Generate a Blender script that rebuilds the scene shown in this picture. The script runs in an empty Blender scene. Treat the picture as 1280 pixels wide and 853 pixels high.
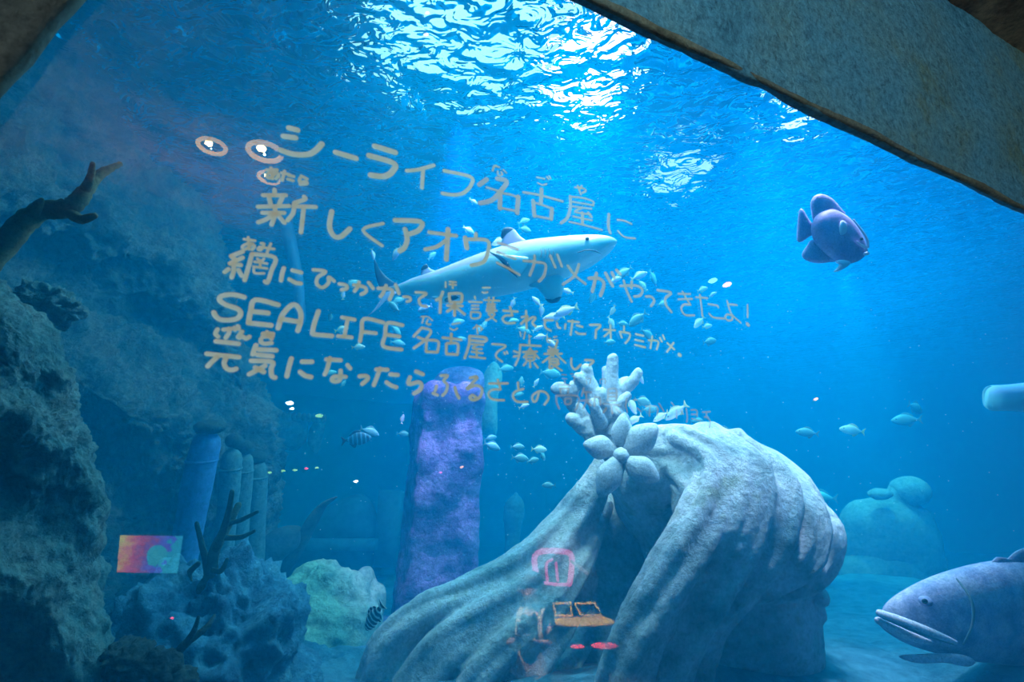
import bpy, bmesh, math, random
from mathutils import Vector, Matrix, noise
random.seed(7)
sc = bpy.context.scene
C = sc.collection
PI = math.pi

# ------------------------------------------------------------------ camera
FPX = 700.0                                   # focal length in pixels of the 1280x853 frame
PITCH = math.atan(224 / FPX)
CAM = Vector((0.0, 0.0, 1.5))
RIGHT = Vector((1, 0, 0))
FWD = Vector((0, math.cos(PITCH), math.sin(PITCH)))
UPV = Vector((0, -math.sin(PITCH), math.cos(PITCH)))
cam_data = bpy.data.cameras.new('camera')
cam_data.sensor_width = 36.0
cam_data.lens = 36.0 * FPX / 1280.0
cam_data.clip_start = 0.02
cam_data.dof.use_dof = True
cam_data.dof.focus_distance = 3.9
cam_data.dof.aperture_fstop = 5.0
cam = bpy.data.objects.new('camera', cam_data)
cam.location = CAM
cam.rotation_euler = (PI / 2 + PITCH, 0, 0)
C.objects.link(cam)
sc.camera = cam

sc.view_settings.view_transform = 'Standard'
sc.view_settings.look = 'None'
sc.view_settings.gamma = 1.0
sc.view_settings.exposure = 0.0
sc.view_settings.use_curve_mapping = False
sc.cycles.use_denoising = True
sc.cycles.max_bounces = 8
sc.cycles.diffuse_bounces = 2
sc.cycles.glossy_bounces = 4
sc.cycles.transparent_max_bounces = 16
sc.cycles.volume_bounces = 1
sc.cycles.caustics_reflective = False
sc.cycles.caustics_refractive = False

world = bpy.data.worlds.new('world')
sc.world = world
world.use_nodes = True
world.node_tree.nodes['Background'].inputs[0].default_value = (0.05, 0.25, 0.6, 1)
world.node_tree.nodes['Background'].inputs[1].default_value = 0.02


def ray(px, py):
    return RIGHT * ((px - 640) / FPX) + UPV * ((426.5 - py) / FPX) + FWD


def P(px, py, d):                              # point seen at a pixel, d metres along the view axis
    return CAM + ray(px, py) * d


E1 = Vector((0.891, 0.454, 0)).normalized()    # along the window
EN = Vector((-E1.y, E1.x, 0))                  # into the tank
GD = 1.0                                       # camera to glass


def on_plane(px, py, off):
    r = ray(px, py)
    return CAM + r * (off / EN.dot(r))


def TK(e, n, z):                               # tank coordinates: along window, into tank, height
    return Vector((E1.x * e + EN.x * n, E1.y * e + EN.y * n, z))


def mirror(p):                                 # where a thing seen reflected in the window really stands
    dist = EN.dot(p - CAM) - GD
    return p - EN * (2 * dist)


# ------------------------------------------------------------------ lights over the tank
def aim(o, target):
    o.rotation_euler = (Vector(target) - o.location).to_track_quat('-Z', 'Y').to_euler()


def area(name, loc, target, sx, sy, power, col):
    l = bpy.data.lights.new(name, 'AREA')
    l.shape = 'RECTANGLE'
    l.size, l.size_y = sx, sy
    l.energy = power
    l.color = col
    o = bpy.data.objects.new(name, l)
    o.location = loc
    aim(o, target)
    C.objects.link(o)
    return o


def spot(name, loc, target, power, col, deg, blend=0.5, rad=0.05):
    l = bpy.data.lights.new(name, 'SPOT')
    l.energy = power
    l.color = col
    l.spot_size = math.radians(deg)
    l.spot_blend = blend
    l.shadow_soft_size = rad
    o = bpy.data.objects.new(name, l)
    o.location = loc
    aim(o, target)
    C.objects.link(o)
    return o


SURF = 5.2


def at_z(px, py, z):                           # point seen at a pixel, at height z
    r = ray(px, py)
    return CAM + r * ((z - CAM.z) / r.z)


a = at_z(610, 30, SURF - 0.05)
area('tank_light', a, (a.x, a.y, 0), 1.9, 1.9, 105, (0.62, 0.92, 1.0))
a = at_z(735, 118, SURF - 0.05)
area('tank_light', a, (a.x, a.y, 0), 0.8, 1.1, 90, (0.86, 0.78, 1.0))
a = at_z(900, 110, SURF - 0.05)
area('tank_light', a, (a.x, a.y, 0), 5.0, 6.0, 470, (0.0, 0.56, 1.0))
a = at_z(1010, 150, SURF - 0.05)
area('tank_light', a, (a.x, a.y, 0), 0.5, 0.8, 60, (0.65, 0.70, 1.0))
a = P(1140, 600, 7.0); a.z = SURF - 0.05
area('tank_light', a, (a.x, a.y, 0), 4.0, 4.0, 230, (0.0, 0.58, 1.0))  # broad blue fill added to brighten the water at the lower right
# lamps over the statues and fish, among unseen spots added to brighten things
b = P(930, 640, 3.7)
spot('tank_light', (b.x + 0.6, b.y - 1.1, SURF - 0.06), b, 1250, (0.78, 0.66, 1.0), 36, 0.7, 0.15)
b = P(770, 520, 3.6)
spot('tank_light', (b.x - 0.5, b.y - 1.7, 4.3), b, 620, (0.66, 0.80, 1.0), 24, 0.7, 0.15)  # unseen spot added in the water in front, brightening flower and coral
b = P(600, 760, 3.6)
spot('tank_light', (b.x - 0.9, b.y + 0.6, SURF - 0.06), b, 260, (0.3, 0.62, 1.0), 30, 0.8, 0.15)
b = P(660, 320, 4.0)
spot('tank_light', (b.x + 0.5, b.y - 0.6, SURF - 0.06), b, 420, (0.92, 0.78, 1.0), 50, 0.7, 0.15)
b = P(1150, 760, 3.5)
spot('tank_light', (b.x - 0.6, b.y + 0.2, SURF - 0.06), b, 1100, (0.86, 0.62, 1.0), 22, 0.7, 0.1)
b = P(1115, 650, 7.4)
spot('tank_light', (b.x - 0.3, b.y - 0.5, SURF - 0.06), b, 650, (0.30, 0.85, 1.0), 30, 0.7, 0.1)  # added spot, brightening the far mermaid
b = P(280, 760, 3.0)
spot('tank_light', (b.x + 0.7, b.y - 0.2, SURF - 0.06), b, 260, (0.08, 0.45, 1.0), 26, 0.7, 0.1)  # added blue spot, brightening the coral mound
b = P(385, 770, 4.6)
spot('tank_light', (b.x + 0.2, b.y - 0.4, SURF - 0.06), b, 170, (0.25, 0.95, 0.9), 16, 0.7, 0.1)
# narrow beams that show as shafts in the water
for (x0, y0, d0, x1, y1, d1, w, ang) in ((1128, 330, 6.2, 1052, 560, 6.4, 1800, 6), (1150, 300, 6.8, 1090, 560, 6.9, 1500, 5), (1010, 330, 6.6, 868, 520, 6.6, 1000, 12), (800, 280, 7.5, 880, 520, 7.5, 300, 12)):
    p0, p1 = P(x0, y0, d0), P(x1, y1, d1)
    up = p0 + (p0 - p1).normalized() * 2.6
    k = (SURF - 0.06 - p1.z) / (up.z - p1.z)
    up = p1 + (up - p1) * k
    spot('tank_light', up, p1, w, (0.10, 0.62, 1.0), ang, 0.9, 0.03)
# ------------------------------------------------------------------ node helpers
def new_mat(name):
    m = bpy.data.materials.new(name)
    m.use_nodes = True
    nt = m.node_tree
    nt.nodes.clear()
    out = nt.nodes.new('ShaderNodeOutputMaterial')
    return m, nt, out


def N(nt, t, **kw):
    n = nt.nodes.new(t)
    for k, v in kw.items():
        if k.startswith('i_'):
            n.inputs[k[2:].replace('_', ' ')].default_value = v
        else:
            setattr(n, k, v)
    return n


def ramp(nt, src, stops):
    r = nt.nodes.new('ShaderNodeValToRGB')
    e = r.color_ramp.elements
    while len(e) < len(stops):
        e.new(0.5)
    for el, (p, c) in zip(e, stops):
        el.position = p
        el.color = (*c, 1) if len(c) == 3 else c
    nt.links.new(src, r.inputs[0])
    return r


def stone(name, cols, scale=3.0, bump=0.4, bscale=14.0, rough=0.85, detail=8, spec=0.2, dist=0.03, speck=0.8):
    m, nt, out = new_mat(name)
    tc = N(nt, 'ShaderNodeTexCoord')
    n1 = N(nt, 'ShaderNodeTexNoise', i_Scale=scale, i_Detail=detail, i_Roughness=0.65)
    nt.links.new(tc.outputs['Object'], n1.inputs['Vector'])
    k = len(cols)
    r = ramp(nt, n1.outputs['Fac'], [(0.3 + 0.4 * i / max(1, k - 1), c) for i, c in enumerate(cols)])
    n2 = N(nt, 'ShaderNodeTexNoise', i_Scale=bscale, i_Detail=10.0, i_Roughness=0.7)
    n3 = N(nt, 'ShaderNodeTexNoise', i_Scale=bscale * 1.7, i_Detail=8.0, i_Roughness=0.8)
    nt.links.new(tc.outputs['Object'], n3.inputs['Vector'])
    r3 = ramp(nt, n3.outputs['Fac'], [(0.32, (0.28, 0.32, 0.34)), (0.50, (0.9, 0.9, 0.9)), (0.66, (1.3, 1.25, 1.2))])
    mxc = N(nt, 'ShaderNodeMix', data_type='RGBA', blend_type='MULTIPLY')
    mxc.inputs[0].default_value = speck
    nt.links.new(r.outputs[0], mxc.inputs[6])
    nt.links.new(r3.outputs[0], mxc.inputs[7])
    nt.links.new(tc.outputs['Object'], n2.inputs['Vector'])
    bp = N(nt, 'ShaderNodeBump', i_Strength=bump, i_Distance=dist)
    nt.links.new(n2.outputs['Fac'], bp.inputs['Height'])
    b = N(nt, 'ShaderNodeBsdfPrincipled')
    b.inputs['Roughness'].default_value = rough
    b.inputs['Specular IOR Level'].default_value = spec
    nt.links.new(mxc.outputs[2], b.inputs['Base Color'])
    nt.links.new(bp.outputs[0], b.inputs['Normal'])
    nt.links.new(b.outputs[0], out.inputs[0])
    return m


def plain(name, col, rough=0.5, spec=0.4, metal=0.0, emit=None, estr=0.0):
    m, nt, out = new_mat(name)
    b = N(nt, 'ShaderNodeBsdfPrincipled')
    b.inputs['Base Color'].default_value = (*col, 1)
    b.inputs['Roughness'].default_value = rough
    b.inputs['Specular IOR Level'].default_value = spec
    b.inputs['Metallic'].default_value = metal
    if emit:
        b.inputs['Emission Color'].default_value = (*emit, 1)
        b.inputs['Emission Strength'].default_value = estr
    nt.links.new(b.outputs[0], out.inputs[0])
    return m


# ------------------------------------------------------------------ object helpers
def mesh_obj(name, verts, faces, mat=None, parent=None, smooth=True):
    me = bpy.data.meshes.new(name)
    me.from_pydata([tuple(v) for v in verts], [], faces)
    me.update()
    if smooth:
        me.polygons.foreach_set('use_smooth', [True] * len(me.polygons))
    if mat:
        me.materials.append(mat)
    o = bpy.data.objects.new(name, me)
    C.objects.link(o)
    if parent is not None:
        o.parent = parent
    return o


def empty(name, loc):
    o = bpy.data.objects.new(name, None)
    o.location = loc
    o.empty_display_size = 0.1
    C.objects.link(o)
    return o


def tag(o, label, cat, group=None, kind=None):
    o['label'] = label
    o['category'] = cat
    if group:
        o['group'] = group
    if kind:
        o['kind'] = kind
    return o


def struct(o, label=None):
    o['kind'] = 'structure'
    if label:
        o['label'] = label
    return o


class MB:
    """collects shapes in world space, linked as one mesh object"""
    def __init__(s):
        s.v, s.f = [], []

    def add(s, v, f):
        b = len(s.v)
        s.v += [Vector(p) for p in v]
        s.f += [tuple(b + i for i in q) for q in f]
        return s

    def build(s, name, mat, parent=None, smooth=True):
        off = parent_loc(parent)
        return mesh_obj(name, [p - off for p in s.v], s.f, mat, parent, smooth)


def parent_loc(p):
    t = Vector((0, 0, 0))
    while p is not None:
        t = t + Vector(p.location)
        p = p.parent
    return t


def catmull(pts, n):
    """smooth path through points (Vectors); n samples per span"""
    out = []
    m = len(pts)
    for i in range(m - 1):
        p0, p1, p2, p3 = pts[max(0, i - 1)], pts[i], pts[i + 1], pts[min(m - 1, i + 2)]
        for k in range(n):
            t = k / n
            out.append(0.5 * ((2 * p1) + (p2 - p0) * t + (2 * p0 - 5 * p1 + 4 * p2 - p3) * t * t + (3 * p1 - p0 - 3 * p2 + p3) * t ** 3))
    out.append(pts[-1].copy())
    return out


def tube(mb, pts, rad, seg=12, flat=1.0, n=6, rough=0.0, fl_axis=None):
    """tapered tube with rounded ends through pts; rad one number or one per point"""
    if not isinstance(rad, (list, tuple)):
        rad = [rad] * len(pts)
    q = catmull([Vector((*p, r)) for p, r in zip(pts, rad)], n)
    pos = [Vector(p[:3]) for p in q]
    rr = [max(1e-4, p[3]) for p in q]
    # round caps
    d0 = (pos[0] - pos[1]).normalized()
    d1 = (pos[-1] - pos[-2]).normalized()
    pre = [(pos[0] + d0 * rr[0] * math.sin(a), rr[0] * math.cos(a)) for a in (1.45, 1.0, 0.5)]
    post = [(pos[-1] + d1 * rr[-1] * math.sin(a), rr[-1] * math.cos(a)) for a in (0.5, 1.0, 1.45)]
    allp = pre + list(zip(pos, rr)) + post
    ctr = [p for p, _ in allp]
    v, f = [], []
    side = None
    for i, (p, r) in enumerate(allp):
        tdir = (ctr[min(i + 1, len(ctr) - 1)] - ctr[max(i - 1, 0)]).normalized()
        if side is None:
            ref = fl_axis if fl_axis is not None else (Vector((0, 0, 1)) if abs(tdir.z) < 0.9 else Vector((1, 0, 0)))
            side = (ref - tdir * ref.dot(tdir)).normalized()
        else:
            ref = fl_axis if fl_axis is not None else side
            side = (ref - tdir * ref.dot(tdir)).normalized()
        up = tdir.cross(side)
        for k in range(seg):
            a = 2 * PI * k / seg
            w = r
            if rough:
                w = r * (1 + rough * noise.noise(p * (1.5 / max(r, 0.01)) + Vector((k * 0.7, 0, 0))))
            v.append(p + side * (math.cos(a) * w * flat) + up * (math.sin(a) * w))
    L = len(allp)
    for i in range(L - 1):
        for k in range(seg):
            k2 = (k + 1) % seg
            f.append((i * seg + k, i * seg + k2, (i + 1) * seg + k2, (i + 1) * seg + k))
    f.append(tuple(range(seg))[::-1])
    f.append(tuple((L - 1) * seg + k for k in range(seg)))
    mb.add(v, f)


def ball(mb, c, rx, ry, rz, ax=None, seg=20, rings=12, rough=0.0, rs=2.0):
    """ellipsoid, optional axes matrix, optional lumpiness"""
    c = Vector(c)
    X, Y, Z = ax if ax else (Vector((1, 0, 0)), Vector((0, 1, 0)), Vector((0, 0, 1)))
    v, f = [], []
    for i in range(rings + 1):
        t = PI * i / rings
        for k in range(seg):
            a = 2 * PI * k / seg
            n = Vector((math.sin(t) * math.cos(a), math.sin(t) * math.sin(a), math.cos(t)))
            s = 1 + (rough * noise.fractal(n * rs + c * 3, 0.8, 2.0, 4) if rough else 0)
            v.append(c + X * (n.x * rx * s) + Y * (n.y * ry * s) + Z * (n.z * rz * s))
    for i in range(rings):
        for k in range(seg):
            k2 = (k + 1) % seg
            f.append((i * seg + k, (i + 1) * seg + k, (i + 1) * seg + k2, i * seg + k2))
    mb.add(v, f)


VAX = (RIGHT, FWD, UPV)


def box(mb, c, sx, sy, sz, ax=None):
    c = Vector(c)
    X, Y, Z = ax if ax else (Vector((1, 0, 0)), Vector((0, 1, 0)), Vector((0, 0, 1)))
    v = [c + X * (i * sx / 2) + Y * (j * sy / 2) + Z * (k * sz / 2) for i in (-1, 1) for j in (-1, 1) for k in (-1, 1)]
    mb.add(v, [(0, 1, 3, 2), (4, 6, 7, 5), (0, 4, 5, 1), (2, 3, 7, 6), (0, 2, 6, 4), (1, 5, 7, 3)])


def cr1(a, b, c, d, t):
    return 0.5 * ((2 * b) + (c - a) * t + (2 * a - 5 * b + 4 * c - d) * t * t + (3 * b - a - 3 * c + d) * t ** 3)


def sheet(mb, rows, nu, nv, amp=0.0, fs=1.0, octv=5, seed=0.0, ridged=False):
    """smooth surface through a grid of world points, displaced by fractal noise along its normal"""
    R, K = len(rows), len(rows[0])
    fine = []
    for row in rows:
        fine.append(catmull([Vector(p) for p in row], nv))
    cols = len(fine[0])
    grid = []
    for i in range(R - 1):
        for s in range(nu):
            t = s / nu
            grid.append([cr1(fine[max(0, i - 1)][k], fine[i][k], fine[i + 1][k], fine[min(R - 1, i + 2)][k], t) for k in range(cols)])
    grid.append([p.copy() for p in fine[-1]])
    H = len(grid)
    v = []
    for i in range(H):
        for k in range(cols):
            p = grid[i][k]
            if amp:
                du = grid[min(i + 1, H - 1)][k] - grid[max(i - 1, 0)][k]
                dv = grid[i][min(k + 1, cols - 1)] - grid[i][max(k - 1, 0)]
                n = du.cross(dv)
                if n.length > 1e-9:
                    n.normalize()
                q = p * fs + Vector((seed, seed * 0.7, 0))
                h = noise.ridged_multi_fractal(q, 0.9, 2.1, octv, 1.0, 2.0) - 1.0 if ridged else noise.fractal(q, 0.62, 2.1, octv)
                p = p + n * (amp * h)
            v.append(p)
    f = [(i * cols + k, i * cols + k + 1, (i + 1) * cols + k + 1, (i + 1) * cols + k) for i in range(H - 1) for k in range(cols - 1)]
    mb.add(v, f)


def inflate(mb, outline, origin, X, Y, T, thick, rings=6, edge=0.004, bend=0.0):
    """closed solid from a star-shaped outline (2-D, in X/Y units); T is the thickness axis"""
    n = len(outline)
    cx = sum(p[0] for p in outline) / n
    cy = sum(p[1] for p in outline) / n
    v, f = [], []
    for side in (1, -1):
        for r in range(rings):
            s = 1 - r / rings
            h = edge + thick * math.sqrt(max(0.0, 1 - s * s))
            for (x, y) in outline:
                x2, y2 = cx + (x - cx) * s, cy + (y - cy) * s
                v.append(origin + X * x2 + Y * y2 + T * (side * h + bend * (x2 * x2 + y2 * y2)))
        v.append(origin + X * cx + Y * cy + T * (side * (edge + thick) + bend * (cx * cx + cy * cy)))
    half = rings * n + 1
    for sd in (0, 1):
        b = sd * half
        for r in range(rings - 1):
            for k in range(n):
                k2 = (k + 1) % n
                q = (b + r * n + k, b + r * n + k2, b + (r + 1) * n + k2, b + (r + 1) * n + k)
                f.append(q if sd == 0 else q[::-1])
        for k in range(n):
            q = (b + (rings - 1) * n + k, b + (rings - 1) * n + (k + 1) % n, b + rings * n)
            f.append(q if sd == 0 else q[::-1])
    for k in range(n):
        k2 = (k + 1) % n
        f.append((k, half + k, half + k2, k2))
    mb.add(v, f)


def smooth2d(pts, n=5, closed=True):
    m = len(pts)
    V = [Vector((p[0], p[1], 0)) for p in pts]
    out = []
    for i in range(m if closed else m - 1):
        p0, p1, p2, p3 = (V[(i - 1) % m], V[i], V[(i + 1) % m], V[(i + 2) % m]) if closed else (V[max(0, i - 1)], V[i], V[i + 1], V[min(m - 1, i + 2)])
        for k in range(n):
            q = cr1(p0, p1, p2, p3, k / n)
            out.append((q.x, q.y))
    if not closed:
        out.append((V[-1].x, V[-1].y))
    return out


# ------------------------------------------------------------------ water
W_E0, W_E1, W_N1 = -9.0, 20.0, 17.0
m, nt, out = new_mat('water_body')
vs = N(nt, 'ShaderNodeVolumeScatter', i_Color=(0.0, 0.46, 0.96, 1), i_Density=0.11, i_Anisotropy=0.0)
va = N(nt, 'ShaderNodeVolumeAbsorption', i_Color=(0.0, 0.90, 0.985, 1), i_Density=0.15)
ad = N(nt, 'ShaderNodeAddShader')
nt.links.new(vs.outputs[0], ad.inputs[0])
nt.links.new(va.outputs[0], ad.inputs[1])
nt.links.new(ad.outputs[0], out.inputs['Volume'])
M_WATER = m
mb = MB()
z0, z1 = 0.25, SURF
vv = [TK(e, n, z) for e in (W_E0, W_E1) for n in (GD + 0.06, W_N1) for z in (z0, z1)]
mb.add(vv, [(0, 1, 3, 2), (4, 6, 7, 5), (0, 4, 5, 1), (2, 3, 7, 6), (0, 2, 6, 4), (1, 5, 7, 3)])
water = mb.build('water', M_WATER, smooth=False)
tag(water, 'blue water filling the tank behind the window', 'water', kind='stuff')

# rippled water surface, seen from below
m, nt, out = new_mat('water_surface')
tc = N(nt, 'ShaderNodeTexCoord')
mp = N(nt, 'ShaderNodeMapping')
mp.inputs['Rotation'].default_value = (0, 0, 0.35)
mp.inputs['Scale'].default_value = (1.0, 1.25, 1.0)
nt.links.new(tc.outputs['Object'], mp.inputs[0])
n1 = N(nt, 'ShaderNodeTexNoise', i_Scale=1.3, i_Detail=2.0, i_Roughness=0.55, i_Distortion=0.6)
n2 = N(nt, 'ShaderNodeTexNoise', i_Scale=5.0, i_Detail=2.0, i_Roughness=0.5, i_Distortion=0.8)
nt.links.new(mp.outputs[0], n1.inputs['Vector'])
nt.links.new(mp.outputs[0], n2.inputs['Vector'])
b1 = N(nt, 'ShaderNodeBump', i_Strength=1.0, i_Distance=0.7)
b2 = N(nt, 'ShaderNodeBump', i_Strength=1.0, i_Distance=0.2)
nt.links.new(n1.outputs['Fac'], b1.inputs['Height'])
nt.links.new(n2.outputs['Fac'], b2.inputs['Height'])
nt.links.new(b1.outputs[0], b2.inputs['Normal'])
fr = N(nt, 'ShaderNodeFresnel', i_IOR=0.77)
gl = N(nt, 'ShaderNodeBsdfGlossy', i_Roughness=0.02)
gl.inputs['Color'].default_value = (0.9, 0.95, 1, 1)
tr = N(nt, 'ShaderNodeBsdfRefraction', i_IOR=0.80, i_Roughness=0.05)
nt.links.new(b2.outputs[0], tr.inputs['Normal'])
nt.links.new(b2.outputs[0], fr.inputs['Normal'])
nt.links.new(b2.outputs[0], gl.inputs['Normal'])
mx = N(nt, 'ShaderNodeMixShader')
nt.links.new(fr.outputs[0], mx.inputs[0])
nt.links.new(tr.outputs[0], mx.inputs[1])
nt.links.new(gl.outputs[0], mx.inputs[2])
nt.links.new(mx.outputs[0], out.inputs[0])
mb = MB()
mb.add([TK(W_E0, GD, SURF + .004), TK(W_E0, W_N1, SURF + .004), TK(W_E1, W_N1, SURF + .004), TK(W_E1, GD, SURF + .004)], [(0, 1, 2, 3)])
ws = mb.build('water_surface', m, smooth=False)
tag(ws, 'rippled water surface with bright light patches seen from below', 'water surface', kind='stuff')

# ------------------------------------------------------------------ tank shell
M_BACK = stone('tank_back_rock', [(0.03, 0.12, 0.16), (0.06, 0.22, 0.26), (0.10, 0.26, 0.30)], 0.8, 0.5, 3.0)
M_SAND = stone('seabed_sand', [(0.02, 0.12, 0.20), (0.10, 0.30, 0.44), (0.05, 0.20, 0.32)], 1.6, 1.0, 5.0, dist=0.10)
mb = MB()
sheet(mb, [[TK(W_E0 + (W_E1 - W_E0) * k / 6, 16.5 - 0.8 * math.cos(k * 1.3), z) for k in range(7)] for z in (-.5, 1.5, 3.5, 5.0)], 10, 12, 0.5, 0.5, seed=3)
struct(mb.build('wall_back', M_BACK), 'far rock wall of the tank')
mb = MB()
sheet(mb, [[TK(W_E0 + (W_E1 - W_E0) * k / 9, n, 0.62 - 0.05 * (n < 2)) for k in range(10)] for n in (1.06, 3, 5, 8, 12, 17)], 14, 10, 0.16, 0.45, seed=1)
struct(mb.build('floor_tank', M_SAND), 'pale sandy bed of the tank')

# lamp panels hung over the water; seen broken up through the ripples
def lamp_panel(px, py, z, sx, sy, col, strength, label):
    c = at_z(px, py, z)
    e = empty('tank_lamp', c)
    tag(e, label, 'lamp', 'lamps over the tank')
    mb = MB(); ball(mb, c + Vector((0, 0, .12)), sx * .54, sy * .54, .12, seg=32); mb.build('housing', plain('lamp_housing', (0.1, 0.1, 0.12), 0.5), e)
    mb = MB(); ball(mb, c + Vector((0, 0, .03)), sx / 2, sy / 2, .04, seg=32); mb.build('diffuser', plain('lamp_diffuser', (0.8, 0.8, 0.8), 0.5, emit=col, estr=strength), e)


lamp_panel(600, 45, SURF + 1.02, 2.2, 2.4, (0.50, 0.95, 1.0), 1.7, 'wide pale cyan lamp glittering through the ripples at the top')
lamp_panel(738, 112, SURF + .72, 0.95, 1.5, (1.0, 0.76, 1.0), 4.0, 'lavender white lamp glittering through the ripples beside the rock facing')
lamp_panel(790, 60, SURF + .9, 0.6, 0.8, (0.6, 0.85, 1.0), 1.8, 'pale blue lamp glittering through the ripples along the rock edge')
lamp_panel(470, 92, SURF + .8, 0.35, 1.0, (0.55, 0.95, 0.9), 1.2, 'dim greenish lamp glittering above the written first line')
lamp_panel(1010, 150, SURF + .42, 0.55, 0.9, (0.75, 0.75, 1.0), 2.5, 'small blue lamp glittering above the batfish')
lamp_panel(850, 230, SURF + .3, 0.7, 1.3, (0.65, 0.80, 1.0), 1.3, 'far pale lamp glittering faintly right of the shark snout')
# ------------------------------------------------------------------ window glass
m, nt, out = new_mat('window_glass')
fr = N(nt, 'ShaderNodeFresnel', i_IOR=1.75)
gl = N(nt, 'ShaderNodeBsdfGlossy', i_Roughness=0.0)
tr = N(nt, 'ShaderNodeBsdfTransparent')
mx = N(nt, 'ShaderNodeMixShader')
nt.links.new(fr.outputs[0], mx.inputs[0])
nt.links.new(tr.outputs[0], mx.inputs[1])
nt.links.new(gl.outputs[0], mx.inputs[2])
nt.links.new(mx.outputs[0], out.inputs[0])
mb = MB()
mb.add([TK(-3, GD, 0.3), TK(8, GD, 0.3), TK(8, GD, 3.3), TK(-3, GD, 3.3)], [(0, 1, 2, 3)])
struct(mb.build('window_1', m, smooth=False), 'large clear viewing window')
# ------------------------------------------------------------------ hall side: rock surround of the window, floor, ceiling, walls
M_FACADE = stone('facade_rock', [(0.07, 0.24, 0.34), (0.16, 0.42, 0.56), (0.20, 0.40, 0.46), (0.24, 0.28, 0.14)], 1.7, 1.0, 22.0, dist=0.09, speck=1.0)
FD = 0.955
TOPZ = 2.885


def FP(e, z, n=FD):
    return TK(e, n, z)


def left_e(z):                                 # slanted left edge of the opening
    return -0.175 - (TOPZ - z) * 0.262


mb = MB()
# upper part, with its lip turned back to the glass
es = [-2.2 + 0.25 * k for k in range(28)]
rows = []
for z, n in ((4.2, FD - .05), (3.6, FD - .06), (3.2, FD - .03), (2.97, FD), (TOPZ + .03, FD), (TOPZ, FD + .015), (TOPZ + .004, GD - .002)):
    rows.append([FP(e, z, n) for e in es])
sheet(mb, rows, 8, 5, 0.016, 2.2, seed=5)
up = mb.build('wall_window_top', M_FACADE)
struct(up, 'grey rock facing above the window')
mb = MB()
zs = [0.2 + 0.2 * k for k in range(15)]
rows = []
for z in zs + [TOPZ + .1]:
    e = left_e(z)
    rows.append([FP(-2.4, z, FD - .05), FP(e - .8, z, FD - .05), FP(e - .35, z, FD - .02), FP(e - .08, z, FD), FP(e - .015, z, FD + .003), FP(e, z, FD + .02), FP(e - .005, z, GD - .002)])
sheet(mb, rows, 5, 6, 0.012, 2.2, seed=9)
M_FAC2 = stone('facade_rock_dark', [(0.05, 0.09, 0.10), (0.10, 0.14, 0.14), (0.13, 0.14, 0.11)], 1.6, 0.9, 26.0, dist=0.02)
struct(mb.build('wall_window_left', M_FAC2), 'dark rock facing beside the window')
mb = MB()
rows = [[FP(-2.2 + .7 * k, z, n) for k in range(13)] for z, n in ((0, .9), (0.2, .92), (0.45, FD), (0.5, FD + .02), (0.5, GD - .002))]
sheet(mb, rows, 4, 6, 0.01, 2.2, seed=2)
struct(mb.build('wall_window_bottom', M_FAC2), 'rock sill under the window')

M_CEIL = stone('hall_ceiling', [(0.02, 0.02, 0.03), (0.30, 0.22, 0.15), (0.03, 0.03, 0.04), (0.45, 0.33, 0.22)], 1.3, 0.6, 12.0)
M_HALL = stone('hall_wall', [(0.05, 0.06, 0.10), (0.10, 0.10, 0.12)], 0.8, 0.4, 10.0)
M_HFLOOR = stone('hall_floor', [(0.06, 0.07, 0.08), (0.10, 0.10, 0.11)], 3.0, 0.1, 40.0, rough=0.4)
HC = 3.9
mb = MB()
box(mb, TK(1.0, -3.6, HC + .05), 10, 9.4, 0.1, (E1, EN, Vector((0, 0, 1))))
struct(mb.build('ceiling', M_CEIL, smooth=False))
mb = MB()
box(mb, TK(1.0, -3.6, -.05), 10, 9.4, 0.1, (E1, EN, Vector((0, 0, 1))))
struct(mb.build('floor', M_HFLOOR, smooth=False))
mb = MB()
box(mb, TK(1.0, -8.2, 2), 10, 0.2, 4, (E1, EN, Vector((0, 0, 1))))
struct(mb.build('wall_hall_back', M_HALL, smooth=False))
mb = MB()
box(mb, TK(-4.0, -3.6, 2), 0.2, 9.4, 4, (E1, EN, Vector((0, 0, 1))))
struct(mb.build('wall_hall_left', M_HALL, smooth=False))
mb = MB()
box(mb, TK(6.0, -3.6, 2), 0.2, 9.4, 4, (E1, EN, Vector((0, 0, 1))))
struct(mb.build('wall_hall_right', M_HALL, smooth=False))

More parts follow.
